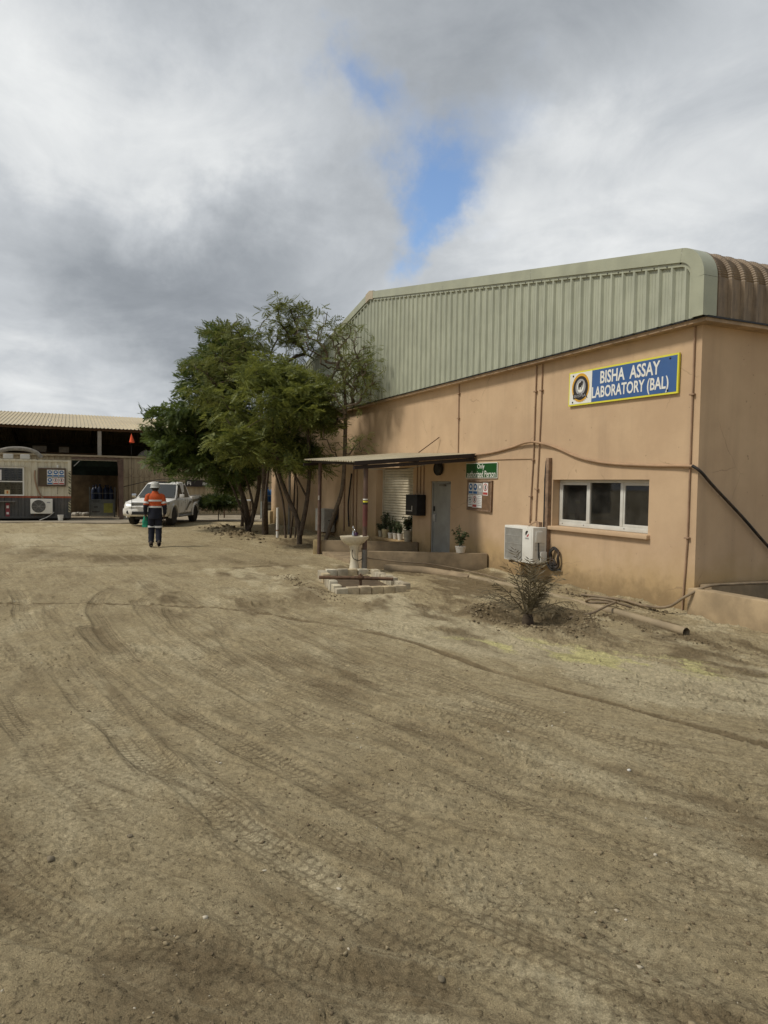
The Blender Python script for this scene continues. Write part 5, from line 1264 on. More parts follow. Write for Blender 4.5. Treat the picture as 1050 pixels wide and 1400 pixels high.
pc_ = simple('cream_pot', (.56, .46, .26), .7, .1, 8, dirt=(.3, .22, .12), dirt_amt=.5); pw_ = simple('white_pot', (.66, .63, .56), .65, .06, 8, dirt=(.4, .34, .25), dirt_amt=.4); pb_ = simple('beige_tin', (.46, .41, .30), .6, .1, 8, dirt=(.25, .2, .14), dirt_amt=.5)
gz = .332; gp = 'potted plants on the shutter ledge'
pot_plant('potted_plant', 'smallest plant in a tan pot at the left end of the shutter ledge', (-20.02, 8.80, gz), .075, .19, pb_, .22, .16, 8, .07, 1, group=gp)
pot_plant('potted_plant', 'plant in the wide cream pot on the shutter ledge', (-19.72, 8.83, gz), .115, .25, pc_, .52, .16, 16, .07, 2, group=gp)
pot_plant('potted_plant', 'plant in small white pot right of the wide cream pot', (-19.32, 8.83, gz), .09, .17, pw_, .50, .17, 14, .065, 3, group=gp)
pot_plant('potted_plant', 'middle one of the small white pots on the shutter ledge', (-18.96, 8.82, gz), .085, .18, pw_, .36, .15, 12, .065, 4, group=gp)
pot_plant('potted_plant', 'plant in small white pot left of the tall tin', (-18.60, 8.80, gz), .085, .19, pw_, .32, .15, 12, .06, 5, group=gp)
pot_plant('potted_plant', 'plant in the tall pale tin at the right end of the shutter ledge', (-18.12, 8.82, gz), .13, .32, pb_, .40, .20, 18, .08, 6, group=gp)
pot_plant('potted_plant', 'leggy plant in a white bowl on the ramp wall beside the door', (-13.98, 8.15, .418), .12, .15, pw_, .42, .22, 7, .085, 7)

# ------------------------------------------------------------------ dusty young date palm
def palm(loc):
    rng = np.random.default_rng(4); K = thing('young_date_palm', 'dusty young date palm growing in a shallow dug pit', 'palm', loc)
    m_ = MB(); m_.lathe([(.09, -.05), (.085, .06), (.065, .16), (.03, .24)], (0, 0, 0), 12); m_.build('stump', M['bark'], K, world=False, smooth=60)
    for i in range(24):
        a = rng.uniform(0, 6.28); L = rng.uniform(.40, .95); el_ = rng.uniform(.15, 1.5); bend = rng.uniform(.0, .5)
        ca, sa = math.cos(a), math.sin(a); P = []
        for k in range(12):
            t = k / 11; e_ = el_ - bend * t * t; 
            if k == 0: p = Vector((.04 * ca, .04 * sa, .16))
            else: p = P[-1] + Vector((ca * math.cos(e_), sa * math.cos(e_), math.sin(e_))) * (L / 11)
            P.append(p)
        V = []; F = []
        mbf = MB(); mbf.tube(P, [.012 - .0008 * k for k in range(12)], 5)
        for k in range(2, 12):
            t_ = (P[min(k + 1, 11)] - P[k - 1]).normalized(); sd = Vector((-sa, ca, 0)); up_ = sd.cross(t_)
            for h2 in (0, .5):
                for s_ in (-1, 1):
                    ln = .21 * (1 - .5 * abs(k / 11 - .45)) * rng.uniform(.45, 1.15); d_ = (t_ * rng.uniform(.45, .9) + sd * s_ * .75 + up_ * rng.uniform(-.2, .8)).normalized(); p = P[k] + t_ * (h2 * L / 11)
                    w_ = t_.cross(d_).normalized().cross(d_) * .006
                    mbf.quad(p - w_, p + d_ * ln * .5 - w_ * 1.3, p + d_ * ln, p + d_ * ln * .5 + w_ * 1.3)
        mbf.build('frond', M['leaf_palm'], K, world=False, fix=False)
    return K
palm((-8.62, 6.2, ground_z(-8.62, 6.2)))

# ================================================================== person walking away
def skin_mesh(verts, edges, radii, root, sub=2):
    me = bpy.data.meshes.new('skin'); me.from_pydata(verts, edges, []); o = bpy.data.objects.new('skin', me); COL.objects.link(o)
    md = o.modifiers.new('s', 'SKIN'); md.use_smooth_shade = True
    for i, r_ in enumerate(radii):
        sv = me.skin_vertices[0].data[i]; sv.radius = r_ if isinstance(r_, tuple) else (r_, r_); sv.use_root = (i == root)
    ms = o.modifiers.new('u', 'SUBSURF'); ms.levels = sub; ms.render_levels = sub
    dg = bpy.context.evaluated_depsgraph_get(); out = bpy.data.meshes.new_from_object(o.evaluated_get(dg)); bpy.data.objects.remove(o); return out
def person(loc, rotz):
    K = thing('person', 'person in orange and navy workwear and white helmet walking away', 'person', loc, rotz)
    # local: faces +x, y left, z up
    skin_m = simple('skin', (.10, .055, .035), .6); navy = simple('navy_cloth', (.012, .014, .024), .9, .2, 14, bump=.3, bscale=30); org = simple('orange_cloth', (.50, .085, .018), .85, .1, 9, bump=.3, bscale=25)
    refl = simple('reflective_tape', (.62, .62, .60), .4, .04, 9); hel = simple('helmet_white', (.42, .42, .38), .4, .05, 6, dirt=(.3, .27, .2), dirt_amt=.4); boot = simple('boot', (.05, .038, .028), .8)
    J = dict(pel=(0, 0, .96), wai=(0, 0, 1.14), che=(.02, 0, 1.40), nk=(.01, 0, 1.56), nk2=(.03, 0, 1.63), hd=(.05, 0, 1.72), hd2=(.05, 0, 1.80),
             sl=(.0, .185, 1.50), el=(-.06, .255, 1.23), wl=(.04, .275, .98), hl=(.07, .27, .89), sr=(.0, -.185, 1.50), er=(-.05, -.26, 1.23), wr=(.08, -.26, .99), hr=(.11, -.25, .90),
             hpl=(0, .09, .90), kl=(.10, .10, .50), al=(-.02, .11, .10), tl=(.14, .12, .05), hpr=(0, -.09, .90), kr=(.02, -.10, .50), ar=(-.16, -.10, .13), tr=(-.02, -.11, .055))
    rad = dict(pel=(.11, .14), wai=(.10, .13), che=(.10, .14), nk=.068, nk2=.066, hd=.098, hd2=.085, sl=.055, el=.045, wl=.032, hl=.036, sr=.055, er=.045, wr=.032, hr=.036, hpl=.08, kl=.058, al=.040, tl=.034, hpr=.08, kr=.058, ar=.040, tr=.034)
    names = list(J); E_ = [('pel', 'wai'), ('wai', 'che'), ('che', 'nk'), ('nk', 'nk2'), ('nk2', 'hd'), ('hd', 'hd2'), ('che', 'sl'), ('sl', 'el'), ('el', 'wl'), ('wl', 'hl'), ('che', 'sr'), ('sr', 'er'), ('er', 'wr'), ('wr', 'hr'), ('pel', 'hpl'), ('hpl', 'kl'), ('kl', 'al'), ('al', 'tl'), ('pel', 'hpr'), ('hpr', 'kr'), ('kr', 'ar'), ('ar', 'tr')]
    vs = [J[n] for n in names]; es = [(names.index(a), names.index(b)) for a, b in E_]; rs_ = [rad[n] for n in names]
    # fingers as short chains from each hand
    for h_, s_ in (('hl', 1), ('hr', -1)):
        b = Vector(J[h_])
        for j, (dx, dl) in enumerate(((-.028, .075), (-.01, .085), (.009, .08), (.026, .065))):
            k0 = len(vs); vs += [tuple(b + Vector((dx, 0, -.035))), tuple(b + Vector((dx + .006, -.006 * s_, -.035 - dl * .55))), tuple(b + Vector((dx + .012, -.02 * s_, -.035 - dl)))]; rs_ += [.0095, .009, .008]; es += [(names.index(h_), k0), (k0, k0 + 1), (k0 + 1, k0 + 2)]
        k0 = len(vs); vs += [tuple(b + Vector((.04, -.012 * s_, -.005))), tuple(b + Vector((.055, -.022 * s_, -.045)))]; rs_ += [.010, .009]; es += [(names.index(h_), k0), (k0, k0 + 1)]
    me = skin_mesh(vs, es, rs_, 0); me.materials.clear(); me.materials.append(skin_m); bo = place('body', me, K)
    m_ = MB(); m_.lathe([(.095, 1.69), (.112, 1.73), (.115, 1.79), (.08, 1.86)], (.035, 0, 0), 16); m_.build('hair', M['black'], bo, world=False, smooth=60)
    prng = np.random.default_rng(5)
    def loft(name, rings, mat, par=None, wob=.006, n=28):
        """rings: (centre, half depth, half width); wrinkled slightly"""
        m_ = MB(); rows = []
        for i, (c_, a_, b_) in enumerate(rings):
            ph = prng.uniform(0, 6.28); rows.append([(c_[0] + (a_ + wob * math.sin(3 * t + ph + i)) * math.cos(t), c_[1] + (b_ + wob * math.sin(4 * t + ph)) * math.sin(t), c_[2] + wob * .8 * math.sin(2 * t + ph)) for t in np.linspace(0, 2 * math.pi, n + 1)])
        m_.grid(rows); return m_.build(name, mat, par or K, world=False, fix=False, smooth=80)
    loft('shirt_lower', [((-.005, 0, .84), .155, .205), ((-.005, 0, .93), .158, .205), ((0, 0, 1.03), .15, .195), ((.0, 0, 1.12), .145, .188), ((.005, 0, 1.185), .146, .19)], navy)
    jk = loft('jacket', [((.005, 0, 1.175), .150, .196), ((.01, 0, 1.26), .152, .203), ((.01, 0, 1.36), .152, .214), ((.005, 0, 1.45), .142, .218), ((0, 0, 1.51), .125, .20), ((.0, 0, 1.56), .098, .15), ((.005, 0, 1.60), .082, .095), ((.01, 0, 1.645), .078, .080)], org)
    for s_ in (1, -1):
        def arm(pts, name, mat, par=None):
            m_ = MB(); P = catmull([p for p, _ in pts], 4); rr_ = np.interp(np.linspace(0, len(pts) - 1, len(P)), range(len(pts)), [r_ for _, r_ in pts]); m_.tube(P, [float(q + .004 * math.sin(i * 2.1)) for i, q in enumerate(rr_)], 14); return m_.build(name, mat, par or K, world=False, fix=False, smooth=80)
        arm([((.0, s_ * .13, 1.535), .06), ((.0, s_ * .20, 1.49), .078), ((-.03, s_ * .24, 1.36), .073), ((-.055, s_ * .262, 1.235), .068)], 'upper_sleeve', org, jk)
        arm([((-.05, s_ * .26, 1.25), .065), ((-.055, s_ * .266, 1.20), .066), ((-.01, s_ * .272, 1.09), .058), ((.045, s_ * .272, .975), .048)], 'sleeve', navy)
        m_ = MB(); m_.tube([(-.036, s_ * .245, 1.335), (-.047, s_ * .254, 1.28)], .079, 16, False); m_.build('reflective_band', refl, jk, world=False, fix=False, smooth=60)
        if s_ > 0: leg = [((0, .088, .95), .122), ((.045, .092, .74), .112), ((.085, .098, .52), .098), ((.05, .104, .32), .086), ((.0, .11, .14), .080)]; kb = ((.085, .096, .575), (.089, .097, .63))
        else: leg = [((0, -.088, .95), .122), ((.01, -.092, .74), .112), ((.015, -.098, .52), .098), ((-.06, -.10, .33), .086), ((-.14, -.102, .17), .080)]; kb = ((.016, -.096, .575), (.015, -.095, .63))
        arm(leg, 'trouser_leg', navy)
        m_ = MB(); m_.tube(kb, .121, 18, False); m_.build('reflective_band', refl, K, world=False, fix=False, smooth=60)
    for z_, a, b in ((1.375, .166, .226), (1.19, .160, .206)):
        m_ = MB(); m_.grid([[(.008 + a * math.cos(t), b * math.sin(t), z_ + dz) for t in np.linspace(0, 2 * math.pi, 29)] for dz in (-.025, .025)]); m_.build('reflective_band', refl, jk, world=False, fix=False, smooth=60)
    m_ = MB(); m_.lathe([(.150, 1.745), (.152, 1.755), (.132, 1.77), (.130, 1.81), (.114, 1.87), (.075, 1.912), (.0, 1.925)], (.045, 0, 0), 24); m_.bar((.045 - .12, 0, 1.82), (.045 + .12, 0, 1.82), .02, .01); m_.build('helmet', hel, K, world=False, fix=False, smooth=60)
    for s_, (ax_, az_) in ((1, (-.02, .0)), (-1, (-.16, .03))):
        m_ = MB(); c_ = (ax_, s_ * .112)
        rows = []
        for (x_, w_, h_, z0_) in ((-.11, .03, .12, 0), (-.095, .05, .17, 0), (-.06, .06, .19, 0), (.0, .062, .18, 0), (.06, .058, .12, 0), (.13, .058, .085, 0), (.18, .045, .065, 0), (.205, .015, .035, .01)):
            rows.append([(c_[0] + x_, c_[1] + w_ * math.cos(t), az_ + z0_ + max(0, h_ * (.5 + .5 * math.sin(t)))) for t in np.linspace(0, 2 * math.pi, 13)])
        m_.grid(rows); m_.build('boot', boot, K, world=False, smooth=60)
    return K
per = person((-21.67, 2.25, ground_z(-21.67, 2.25) + .005), math.pi - .11)
# green cloth bag held in the left hand
G_ = MB(); rows = []
rngb = np.random.default_rng(9)
hand = Matrix.Rotation(math.pi - .11, 4, 'Z') @ Vector((.08, .27, .84)); bx, by, bz = -21.67 + hand.x, 2.25 + hand.y, hand.z
for i, t in enumerate(np.linspace(0, 1, 9)):
    w_ = .03 + .045 * math.sin(math.pi * min(1, t * 1.3) * .55); rows.append([(bx + w_ * .55 * math.cos(a) * (1 + .2 * math.sin(3 * a + i)), by + w_ * 1.15 * math.sin(a) * (1 + .18 * math.sin(4 * a + 2 * i)), bz + .10 - .36 * t) for a in np.linspace(0, 2 * math.pi, 17)])
G_.grid(rows); tag(G_.build('cloth_bag', simple('green_cloth', (.02, .26, .15), .8, .15, 12), None, smooth=70), 'bright green bag hanging from the hand of the walking person', 'bag')
# ================================================================== yard edge: apron, site office container, shed
rngA = np.random.default_rng(21)
m_ = MB(); pts = [(-34.6 + .35 * math.sin(y * .9) + .2 * rngA.standard_normal(), y) for y in np.arange(-14, 13, 1.0)]
m_.prism([(-41.45, -14)] + pts + [(-41.45, 12)], lambda a, b, z: (a, b, z), -.1, .035)
tag(m_.build('concrete_apron', M['apron']), 'pale concrete apron in front of the site containers', 'pavement', kind='structure')

def container_mat():
    t = NT('office_container_paint'); W_ = t.world(); s = t.sep(W_)
    cream = t.mix(t.rng(t.noise(2, 5, .6, t.mapv((4, 4, .5), vec=W_)), .45, .75), (.60, .55, .42), (.44, .39, .28))
    z_ = s[2]
    c1 = t.mix(t.rng(z_, 1.165, 1.170, 0, 1, False), (.33, .085, .04), cream)
    c0 = t.mix(t.rng(z_, 1.075, 1.080, 0, 1, False), t.mix(t.rng(t.noise(3, 5, .6, W_), .4, .7), (.075, .074, .070), (.11, .10, .09)), c1)
    return t.fin(c0, .6, 0, .4)
M['cont'] = container_mat()
def corr(mb, y0, y1, x, z0, z1, pitch=.278, dep=.036, sgn=1):
    n = max(1, round((y1 - y0) / pitch)); p = (y1 - y0) / n; lo = []; hi = []
    for i in range(n):
        for f, o in ((0, 0), (.30, 0), (.45, 1), (.80, 1), (.95, 0)): lo.append((x - sgn * o * dep, y0 + (i + f) * p, z0)); hi.append((x - sgn * o * dep, y0 + (i + f) * p, z1))
    lo.append((x, y1, z0)); hi.append((x, y1, z1)); mb.grid([lo, hi])
XF = -36.5
K = thing('site_office_container', 'cream and grey container office with a red stripe and window', 'container', (-37.7, -3.05, 0))
m_ = MB(); corr(m_, -5.95, -.15, XF, .22, 2.76); m_.build('side_panel', M['cont'], K, fix=False)
m_ = MB(); m_.box(XF - 2.40, XF - .06, -5.98, -.12, .20, 2.80); m_.build('box_core', M['cont'], K)
for n_, b_ in (('top_rail', (XF - .06, XF + .02, -6.0, -.10, 2.76, 2.86)), ('bottom_rail', (XF - .06, XF + .02, -6.0, -.10, .12, .24)), ('corner_post', (XF - .14, XF + .025, -.15, -.02, .12, 2.86)), ('corner_post', (XF - .14, XF + .025, -6.10, -5.97, .12, 2.86))):
    m_ = MB(); m_.box(*b_); m_.build(n_, M['cont'], K, bevel=.008)
m_ = MB(); m_.box(XF - 2.43, XF - .14, -.115, -.04, .12, 2.86); m_.build('end_frame', M['cont'], K)
rows = [[(XF - .02 - 2.36 * v_, -6.0 + 5.95 * u_ / 43, 2.862 + (.02 if u_ % 2 else 0)) for u_ in range(44)] for v_ in (0, 1)]
m_ = MB(); m_.grid(rows); m_.build('roof_panel', M['cont'], K, fix=False)
def hazard():
    t = NT('hazard_stripes'); W_ = t.world(); s = t.sep(W_)
    w_ = t.math('FRACT', t.math('MULTIPLY', t.math('ADD', s[2], t.math('MULTIPLY', s[1], .8)), 7.5)); return t.fin(t.mix(t.math('GREATER_THAN', w_, .5), (.02, .02, .02), (.52, .46, .28)), .6)
hz = hazard()
for z0_, z1_ in ((1.75, 2.35), (1.25, 1.65), (.42, .95)): m_ = MB(); m_.box(XF + .026, XF + .029, -.135, -.03, z0_, z1_); m_.build('hazard_tape', hz, K)
# office window
wf = MB(); y0, y1, z0, z1 = -3.42, -2.0, 1.17, 2.50
for b_ in ((y0, y1, z0, z0 + .06), (y0, y1, z1 - .06, z1), (y0, y1, 1.80, 1.85)): wf.box(XF + .012, XF + .065, *b_)
for a in (y0, y1 - .06): wf.box(XF + .013, XF + .064, a, a + .06, z0 + .06, z1 - .06)
wo_ = wf.build('window', M['white_paint'], K)
m_ = MB(); m_.box(XF - .05, XF - .03, y0, y1, z0, z1); m_.build('window_back', M['dark'], wo_)
sl_ = MB(); sl_.box(-.012, .012, 0, y1 - y0 - .14, -.002, .030); sme = sl_.mesh('blind_slat', simple('blind', (.42, .40, .33), .6, .1), (0, 0, 0))
for i in range(16): place('blind_slat', sme, wo_, (XF + .018 + 37.7, y0 + .07 + 3.05, z0 + .08 + i * .078), (0, .5, 0))
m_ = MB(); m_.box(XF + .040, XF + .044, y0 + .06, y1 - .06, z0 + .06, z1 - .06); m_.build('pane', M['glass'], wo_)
m_ = MB(); m_.box(XF + .046, XF + .048, -3.05, -2.92, 1.88, 2.36); m_.build('paper_sheet', M['paper'], wo_)
m_ = MB(); m_.box(XF + .046, XF + .049, -2.80, -2.58, 1.24, 1.44); o_ = m_.build('orange_notice', flat('cream_card', (.62, .5, .3)), wo_); m_ = MB(); m_.box(XF + .050, XF + .0505, -2.72, -2.65, 1.27, 1.40); m_.build('print', flat('orange_print', (.5, .16, .03)), o_)
m_ = MB(); m_.box(XF + .0, XF + .12, y0 - .05, y1 + .08, 2.515, 2.545); m_.build('window_hood', M['cont'], wo_)
m_ = MB(); m_.box(XF + .02, XF + .022, -2.76, -2.60, .22, .84); o_ = m_.build('red_poster', simple('red_poster', (.26, .04, .05), .6), K); m_ = MB(); m_.box(XF + .0225, XF + .023, -2.73, -2.63, .60, .72); m_.box(XF + .0225, XF + .023, -2.73, -2.63, .32, .42); m_.build('print', M['paper'], o_)
m_ = MB(); m_.box(XF + .02, XF + .30, -3.6, -2.35, .90, .93); m_.build('fold_shelf', M['greysteel'], K)
m_ = MB(); m_.tube(catmull([(XF + .03, -1.55, 2.36), (XF + .05, -1.56, 2.0), (XF + .05, -1.45, 1.5), (XF + .05, -1.28, 1.15), (XF + .05, -1.2, 1.02)], 5), .035, 8); m_.build('insulated_pipe', M['pipe_dark'], K, fix=False, smooth=60)
m_ = MB(); m_.box(XF + .0, XF + .06, -.64, -.56, 2.50, 2.62); m_.build('outside_lamp', M['paper'], K, bevel=.01)
m_ = MB()
for i in range(5): m_.box(XF + .02, XF + .026, -.62, -.58, 1.28 + i * .07, 1.30 + i * .07)
m_.build('vent_marks', M['black'], K)
A3 = ac_unit('air_conditioner', 'white air conditioner with round fan grille on the container office', (XF + .04, -1.27, .36), math.pi / 2, .92, .32, .68, 1)
K = thing('office_notice_board', 'brown framed safety board on the container office', 'notice board', (XF + .05, -.83, 2.05))
m_ = MB(); m_.box(-.02, .012, -.59, .59, -.43, .43); m_.build('panel', simple('dark_cork', (.10, .075, .045), .9, .1), K, world=False)
m_ = MB()
for b_ in ((-.59, .59, .385, .43), (-.59, .59, -.43, -.385), (-.59, -.545, -.385, .385), (.545, .59, -.385, .385)): m_.box(.0125, .030, *b_)
m_.build('frame', M['brownpost'], K, world=False)
for r_ in range(2):
    for c_ in range(3):
        poster(K, -.215 + c_ * .25, .02 + c_ * .25, .02 - r_ * .36, .35 - r_ * .36, 'b' if r_ == 0 or c_ == 0 else 'r', -.013, 'x')
m_ = MB(); m_.lathe([(.10, 0), (.135, .25), (.14, .27), (.13, .27), (.125, .25)], (-36.1, -.47, .036), 16); tag(m_.build('bucket', M['white_paint'], smooth=40), 'white plastic bucket at the foot of the container office', 'bucket')
hose('drain_tube', [(-36.35, -.75, .42), (-36.2, -1.0, .22), (-36.05, -1.35, .06)], .018, M['white_paint'], 'white drain tube sloping down under the container air conditioner', 'pipe')
m_ = MB(); m_.tube(catmull([(-37.3, -3.9, 2.95), (-37.3, -3.2, 3.2), (-37.3, -2.6, 3.36), (-37.3, -2.0, 3.36), (-37.3, -1.55, 3.22), (-37.3, -1.30, 2.98)], 6), .10, 10)
K = thing('roof_duct', 'grey arched duct lying on the container office roof', 'duct', (-37.3, -2.5, 2.9)); m_.build('duct', simple('duct_grey', (.22, .20, .17), .7, .2, 6), K, fix=False, smooth=60)
for y_s in (-2.9, -2.2): m_ = MB(); m_.box(-37.5, -37.1, y_s, y_s + .4, 2.885, 3.11); m_.build('saddle', M['paper_grey'], K, bevel=.03)

# beige sheet fence behind
M['beige'] = simple('beige_sheet', (.43, .345, .215), .6, .1, 1.5, dirt=(.30, .23, .14), dirt_amt=.5, streak=True)
FN = thing('sheet_fence', 'tall beige corrugated sheet fence behind the pickup', 'fence', (-41.5, 3, 0))
m_ = MB(); corr(m_, 0, 1.112, 0, 0, 3.22); fme = m_.mesh('sheet', M['beige'], fix=False)
for i in range(24): place('sheet', fme, FN, (0 if i % 2 else .003, -9 - 3 + i * 1.11, 0))
m_ = MB(); m_.box(-41.60, -41.42, -9.0, 17.6, 3.20, 3.30)
for i in range(75): m_.box(-41.42, -41.405, -8.9 + i * .35, -8.72 + i * .35, 3.225, 3.275)
m_.build('top_rail', M['beige'], FN)
m_ = MB(); pts = []
for i in range(150):
    a = i * .42; pts.append((-41.22 + .07 * math.cos(a), 2.4 + i * .032 + .24 * math.cos(a), 2.38 + .27 * math.sin(a)))
m_.tube(pts, .007, 4, False); tag(m_.build('razor_wire', M['rust'], None, fix=False), 'coil of thin razor wire hung on the beige fence', 'wire')
hose('slack_cable', [(-40.0, 2.3, 1.55), (-39.5, 3.1, 1.78), (-39.2, 4.0, 2.0), (-39.2, 5.2, 2.08), (-39.5, 6.5, 2.0)], .018, M['cable'], 'dark slack cable hanging in front of the beige fence', 'cable')

# open shelter between office and fence
K = thing('open_shelter', 'dark open shelter beside the container office', 'shelter', (-39, 1.1, 0))
m_ = MB()
rows = [[], []]
for i in range(24):
    for r_, x in ((0, -36.85), (1, -41.3)): rows[r_].append((x, .03 + i * .1, 3.04 + (.02 if i % 2 else 0) - .0 * x))
m_.grid(rows); m_.build('roof_sheet', M['rust'], K, fix=False)
m_ = MB(); m_.box(-36.95, -36.85, .0, 2.34, 2.93, 3.025); m_.build('front_beam', M['brownpost'], K)
m_ = MB(); m_.prism([(2.16, 0), (2.34, 0), (2.34, 2.92), (2.04, 2.92), (2.08, 2.6)], lambda a, b, d_: (d_, a, b), -37.0, -36.88); m_.build('post', M['brownpost'], K)
m_ = MB(); m_.box(-41.2, -37.0, 2.28, 2.32, .0, 2.95); m_.build('side_sheet', M['wood'], K)
gc = simple('shade_cloth', (.012, .022, .016), .95, .3, 3)
for j, (x, z0_, z1_) in enumerate(((-37.6, 2.62, 2.90), (-38.6, 2.42, 2.80), (-40.2, 2.2, 2.75))):
    m_ = MB(); m_.grid([[(x + .04 * math.sin(i * 1.3 + j), .02 + i * .142, z) for i in range(17)] for z in (z1_, z0_)]); m_.build('shade_cloth', gc, K, fix=False, smooth=60)
m_ = MB(); m_.grid([[(-41.1 + .02 * math.sin(i * 1.7), .0 + i * .19, z) for i in range(13)] for z in (.22, 1.2, 2.34)]); m_.build('back_sheet', simple('brown_tarp', (.16, .115, .065), .9, .25, 2.5, dirt=(.08, .055, .03), dirt_amt=.6), K, fix=False, smooth=60)
m_ = MB(); m_.bar((-36.9, .1, 2.6), (-36.9, .35, 2.86), .03, .03); m_.build('brace', M['paper_grey'], K)
v_i, f_i = ico(2)
for i in range(9):
    q = v_i * (1 + .12 * rngA.standard_normal((len(v_i), 1))) * np.array([.13, .12, .11]); me = mesh_np('whitewashed_stone', q, f_i, simple('whitewash', (.46, .43, .37), .9, .2, 9), True)
    tag(place('whitewashed_stone', me, None, (-40.75 + .1 * rngA.standard_normal(), .12 + i * .095 * 1.0 + (.9 if i > 7 else 0), .12)), 'pale whitewashed stone in the row at the back of the shelter', 'stone', 'whitewashed stones in the shelter')
# gas bottle cages
M['gasblue'] = simple('gas_blue', (.016, .028, .065), .5, .2, 8, dirt=(.05, .045, .04), dirt_amt=.4); M['cage'] = simple('cage_grey', (.20, .215, .20), .6, .12, 5, dirt=(.12, .09, .06), dirt_amt=.5)
def gas_cage(loc, label, glabel, blue):
    K = thing('gas_bottle_cage', label, 'cage', loc)
    m_ = MB(); m_.box(.30, .33, -.62, .62, .08, .92); m_.build('front_plate', M['cage'], K, world=False)
    m_ = MB()
    for b_ in ((-.33, .30, -.62, -.60, .08, .92), (-.33, .30, .60, .62, .08, .92), (-.33, -.31, -.6, .6, .08, .92), (-.33, .30, -.6, .6, .05, .079)): m_.box(*b_)
    m_.build('tray', M['cage'], K, world=False)
    m_ = MB()
    for x in (-.32, .31):
        for y in (-.61, .61): m_.box(x - .02, x + .02, y - .02, y + .02, .0, 1.55)
    m_.box(.30, .33, -.6, .6, 1.22, 1.25); m_.build('cage_frame', M['cage'], K, world=False)
    m_ = MB(); m_.box(.332, .334, .06, .50, .22, .72); m_.build('yellow_plate', simple('yellow_plate', (.36, .36, .08), .6, .15), K, world=False)
    m_ = MB()
    for z, a, b in ((.84, -.52, -.08), (.78, -.45, -.15), (.55, -.42, -.20), (.50, -.40, -.22), (.30, -.5, -.1), (.26, -.5, -.14)):
        n = 6
        for i in range(n):
            y = a + (b - a) * i / n; m_.box(.332, .3335, y, y + (b - a) / n * .7, z - .018, z + .018)
    m_.build('stencil', M['sblack'], K, world=False)
    for i, (x, y, h_) in enumerate(((.1, -.42, 1.55), (.12, -.12, 1.62), (.1, .16, 1.58), (.12, .42, 1.5), (-.16, -.28, 1.6), (-.16, .28, 1.56))):
        m_ = MB(); m_.lathe([(.12, 0), (.125, .03), (.125, h_ - .30), (.11, h_ - .20), (.06, h_ - .12), (.035, h_ - .10), (.035, h_ - .06), (.05, h_ - .055), (.05, h_), (.02, h_ + .01)], (loc[0] + x, loc[1] + y, loc[2] + .082), 16)
        tag(m_.build('gas_cylinder', blue, None, smooth=40), ['leftmost front ', 'second front ', 'third front ', 'rightmost front ', 'left rear ', 'right rear '][i] + glabel, 'gas cylinder', glabel)
gas_cage((-39.7, 1.47, .036), 'grey steel cage with a yellow plate under the open shelter', 'dark blue gas cylinder in the cage under the shelter', M['gasblue'])
gas_cage((-36.3, 9.75, .036), 'grey steel bottle cage seen between the tree trunks', 'blue gas cylinder in the cage behind the tree trunks', simple('gas_blue_bright', (.02, .09, .22), .5, .15, 8))

# big shed
SH = thing('storage_shed', 'large open storage shed with a tan ribbed roof behind the containers', 'building', (-52, 2, 0))
M['shedroof'] = simple('shed_roof', (.50, .42, .27), .55, .06, .8, dirt=(.36, .29, .18), dirt_amt=.5)
def shed_sheet(sgn):
    prof = []
    for j in range(4): prof += [(j * .2, 0), (j * .2 + .02, .035), (j * .2 + .07, .035), (j * .2 + .09, 0)]
    prof.append((.805, .002)); m_ = MB()
    m_.grid([[(x, s_, z + o) for s_, o in prof] for x, z in (((-41.9, 4.80), (-52, 6.33)) if sgn > 0 else ((-52, 6.33), (-62.1, 4.80)))]); return m_.mesh('roof_sheet', M['shedroof'], (-52, 0, 0), fix=False)
sa_, sb_ = shed_sheet(1), shed_sheet(-1)
for i in range(50): place('roof_sheet', sa_, SH, (0, -22 + i * .8, .0015 * (i % 2))); place('roof_sheet', sb_, SH, (0, -22 + i * .8, .0015 * (i % 2)))
ds = simple('shed_dark_sheet', (.10, .085, .06), .8, .2, 2)
for n_, b_ in (('back_wall', (-62.0, -61.9, -20, 19.5, 0, 4.85)), ('end_wall', (-61.9, -42.2, -20, -19.9, 0, 4.85)), ('end_wall', (-61.9, -42.2, 19.4, 19.5, 0, 4.85))):
    m_ = MB(); m_.box(*b_); m_.build(n_, ds, SH)
for y in (-20, 19.5):
    m_ = MB(); m_.prism([(-61.9, 4.75), (-42.1, 4.75), (-52, 6.25)], lambda a, b, d_: (a, d_, b), y - .1, y); m_.build('gable_sheet', ds, SH)
for i in range(11):
    x = -42.3 - i * .95; z = 4.80 + (x + 41.9) * -.1515 - .10; m_ = MB(); m_.box(x - .04, x + .04, -19.8, 19.3, z - .08, z + .06); m_.build('purlin', M['rust'], SH)
for k in range(-3, 4):
    y = 1.42 + k * 5.2
    m_ = MB(); m_.box(-42.35, -42.15, y - .1, y + .1, 0, 4.66); m_.build('column', simple('column_grey', (.35, .31, .25), .6, .1), SH)
    m_ = MB(); m_.bar((-42.2, y, 4.66), (-52, y, 6.12), .12, .28); m_.bar((-61.8, y, 4.66), (-52, y, 6.12), .12, .28); m_.build('rafter', M['rust'], SH)
K = thing('storage_rack', 'dark storage rack standing inside the open shed', 'rack', (-47.5, -.5, 0))
m_ = MB()
for y in (-2.6, -.6, 1.4):
    for x in (-48.2, -46.8): m_.box(x - .05, x + .05, y - .05, y + .05, 0, 3.5)
m_.build('uprights', M['rust'], K)
for z in (1.6, 3.5): m_ = MB(); m_.box(-48.3, -46.7, -2.7, 1.5, z, z + .08); m_.build('shelf', M['rust'], K)
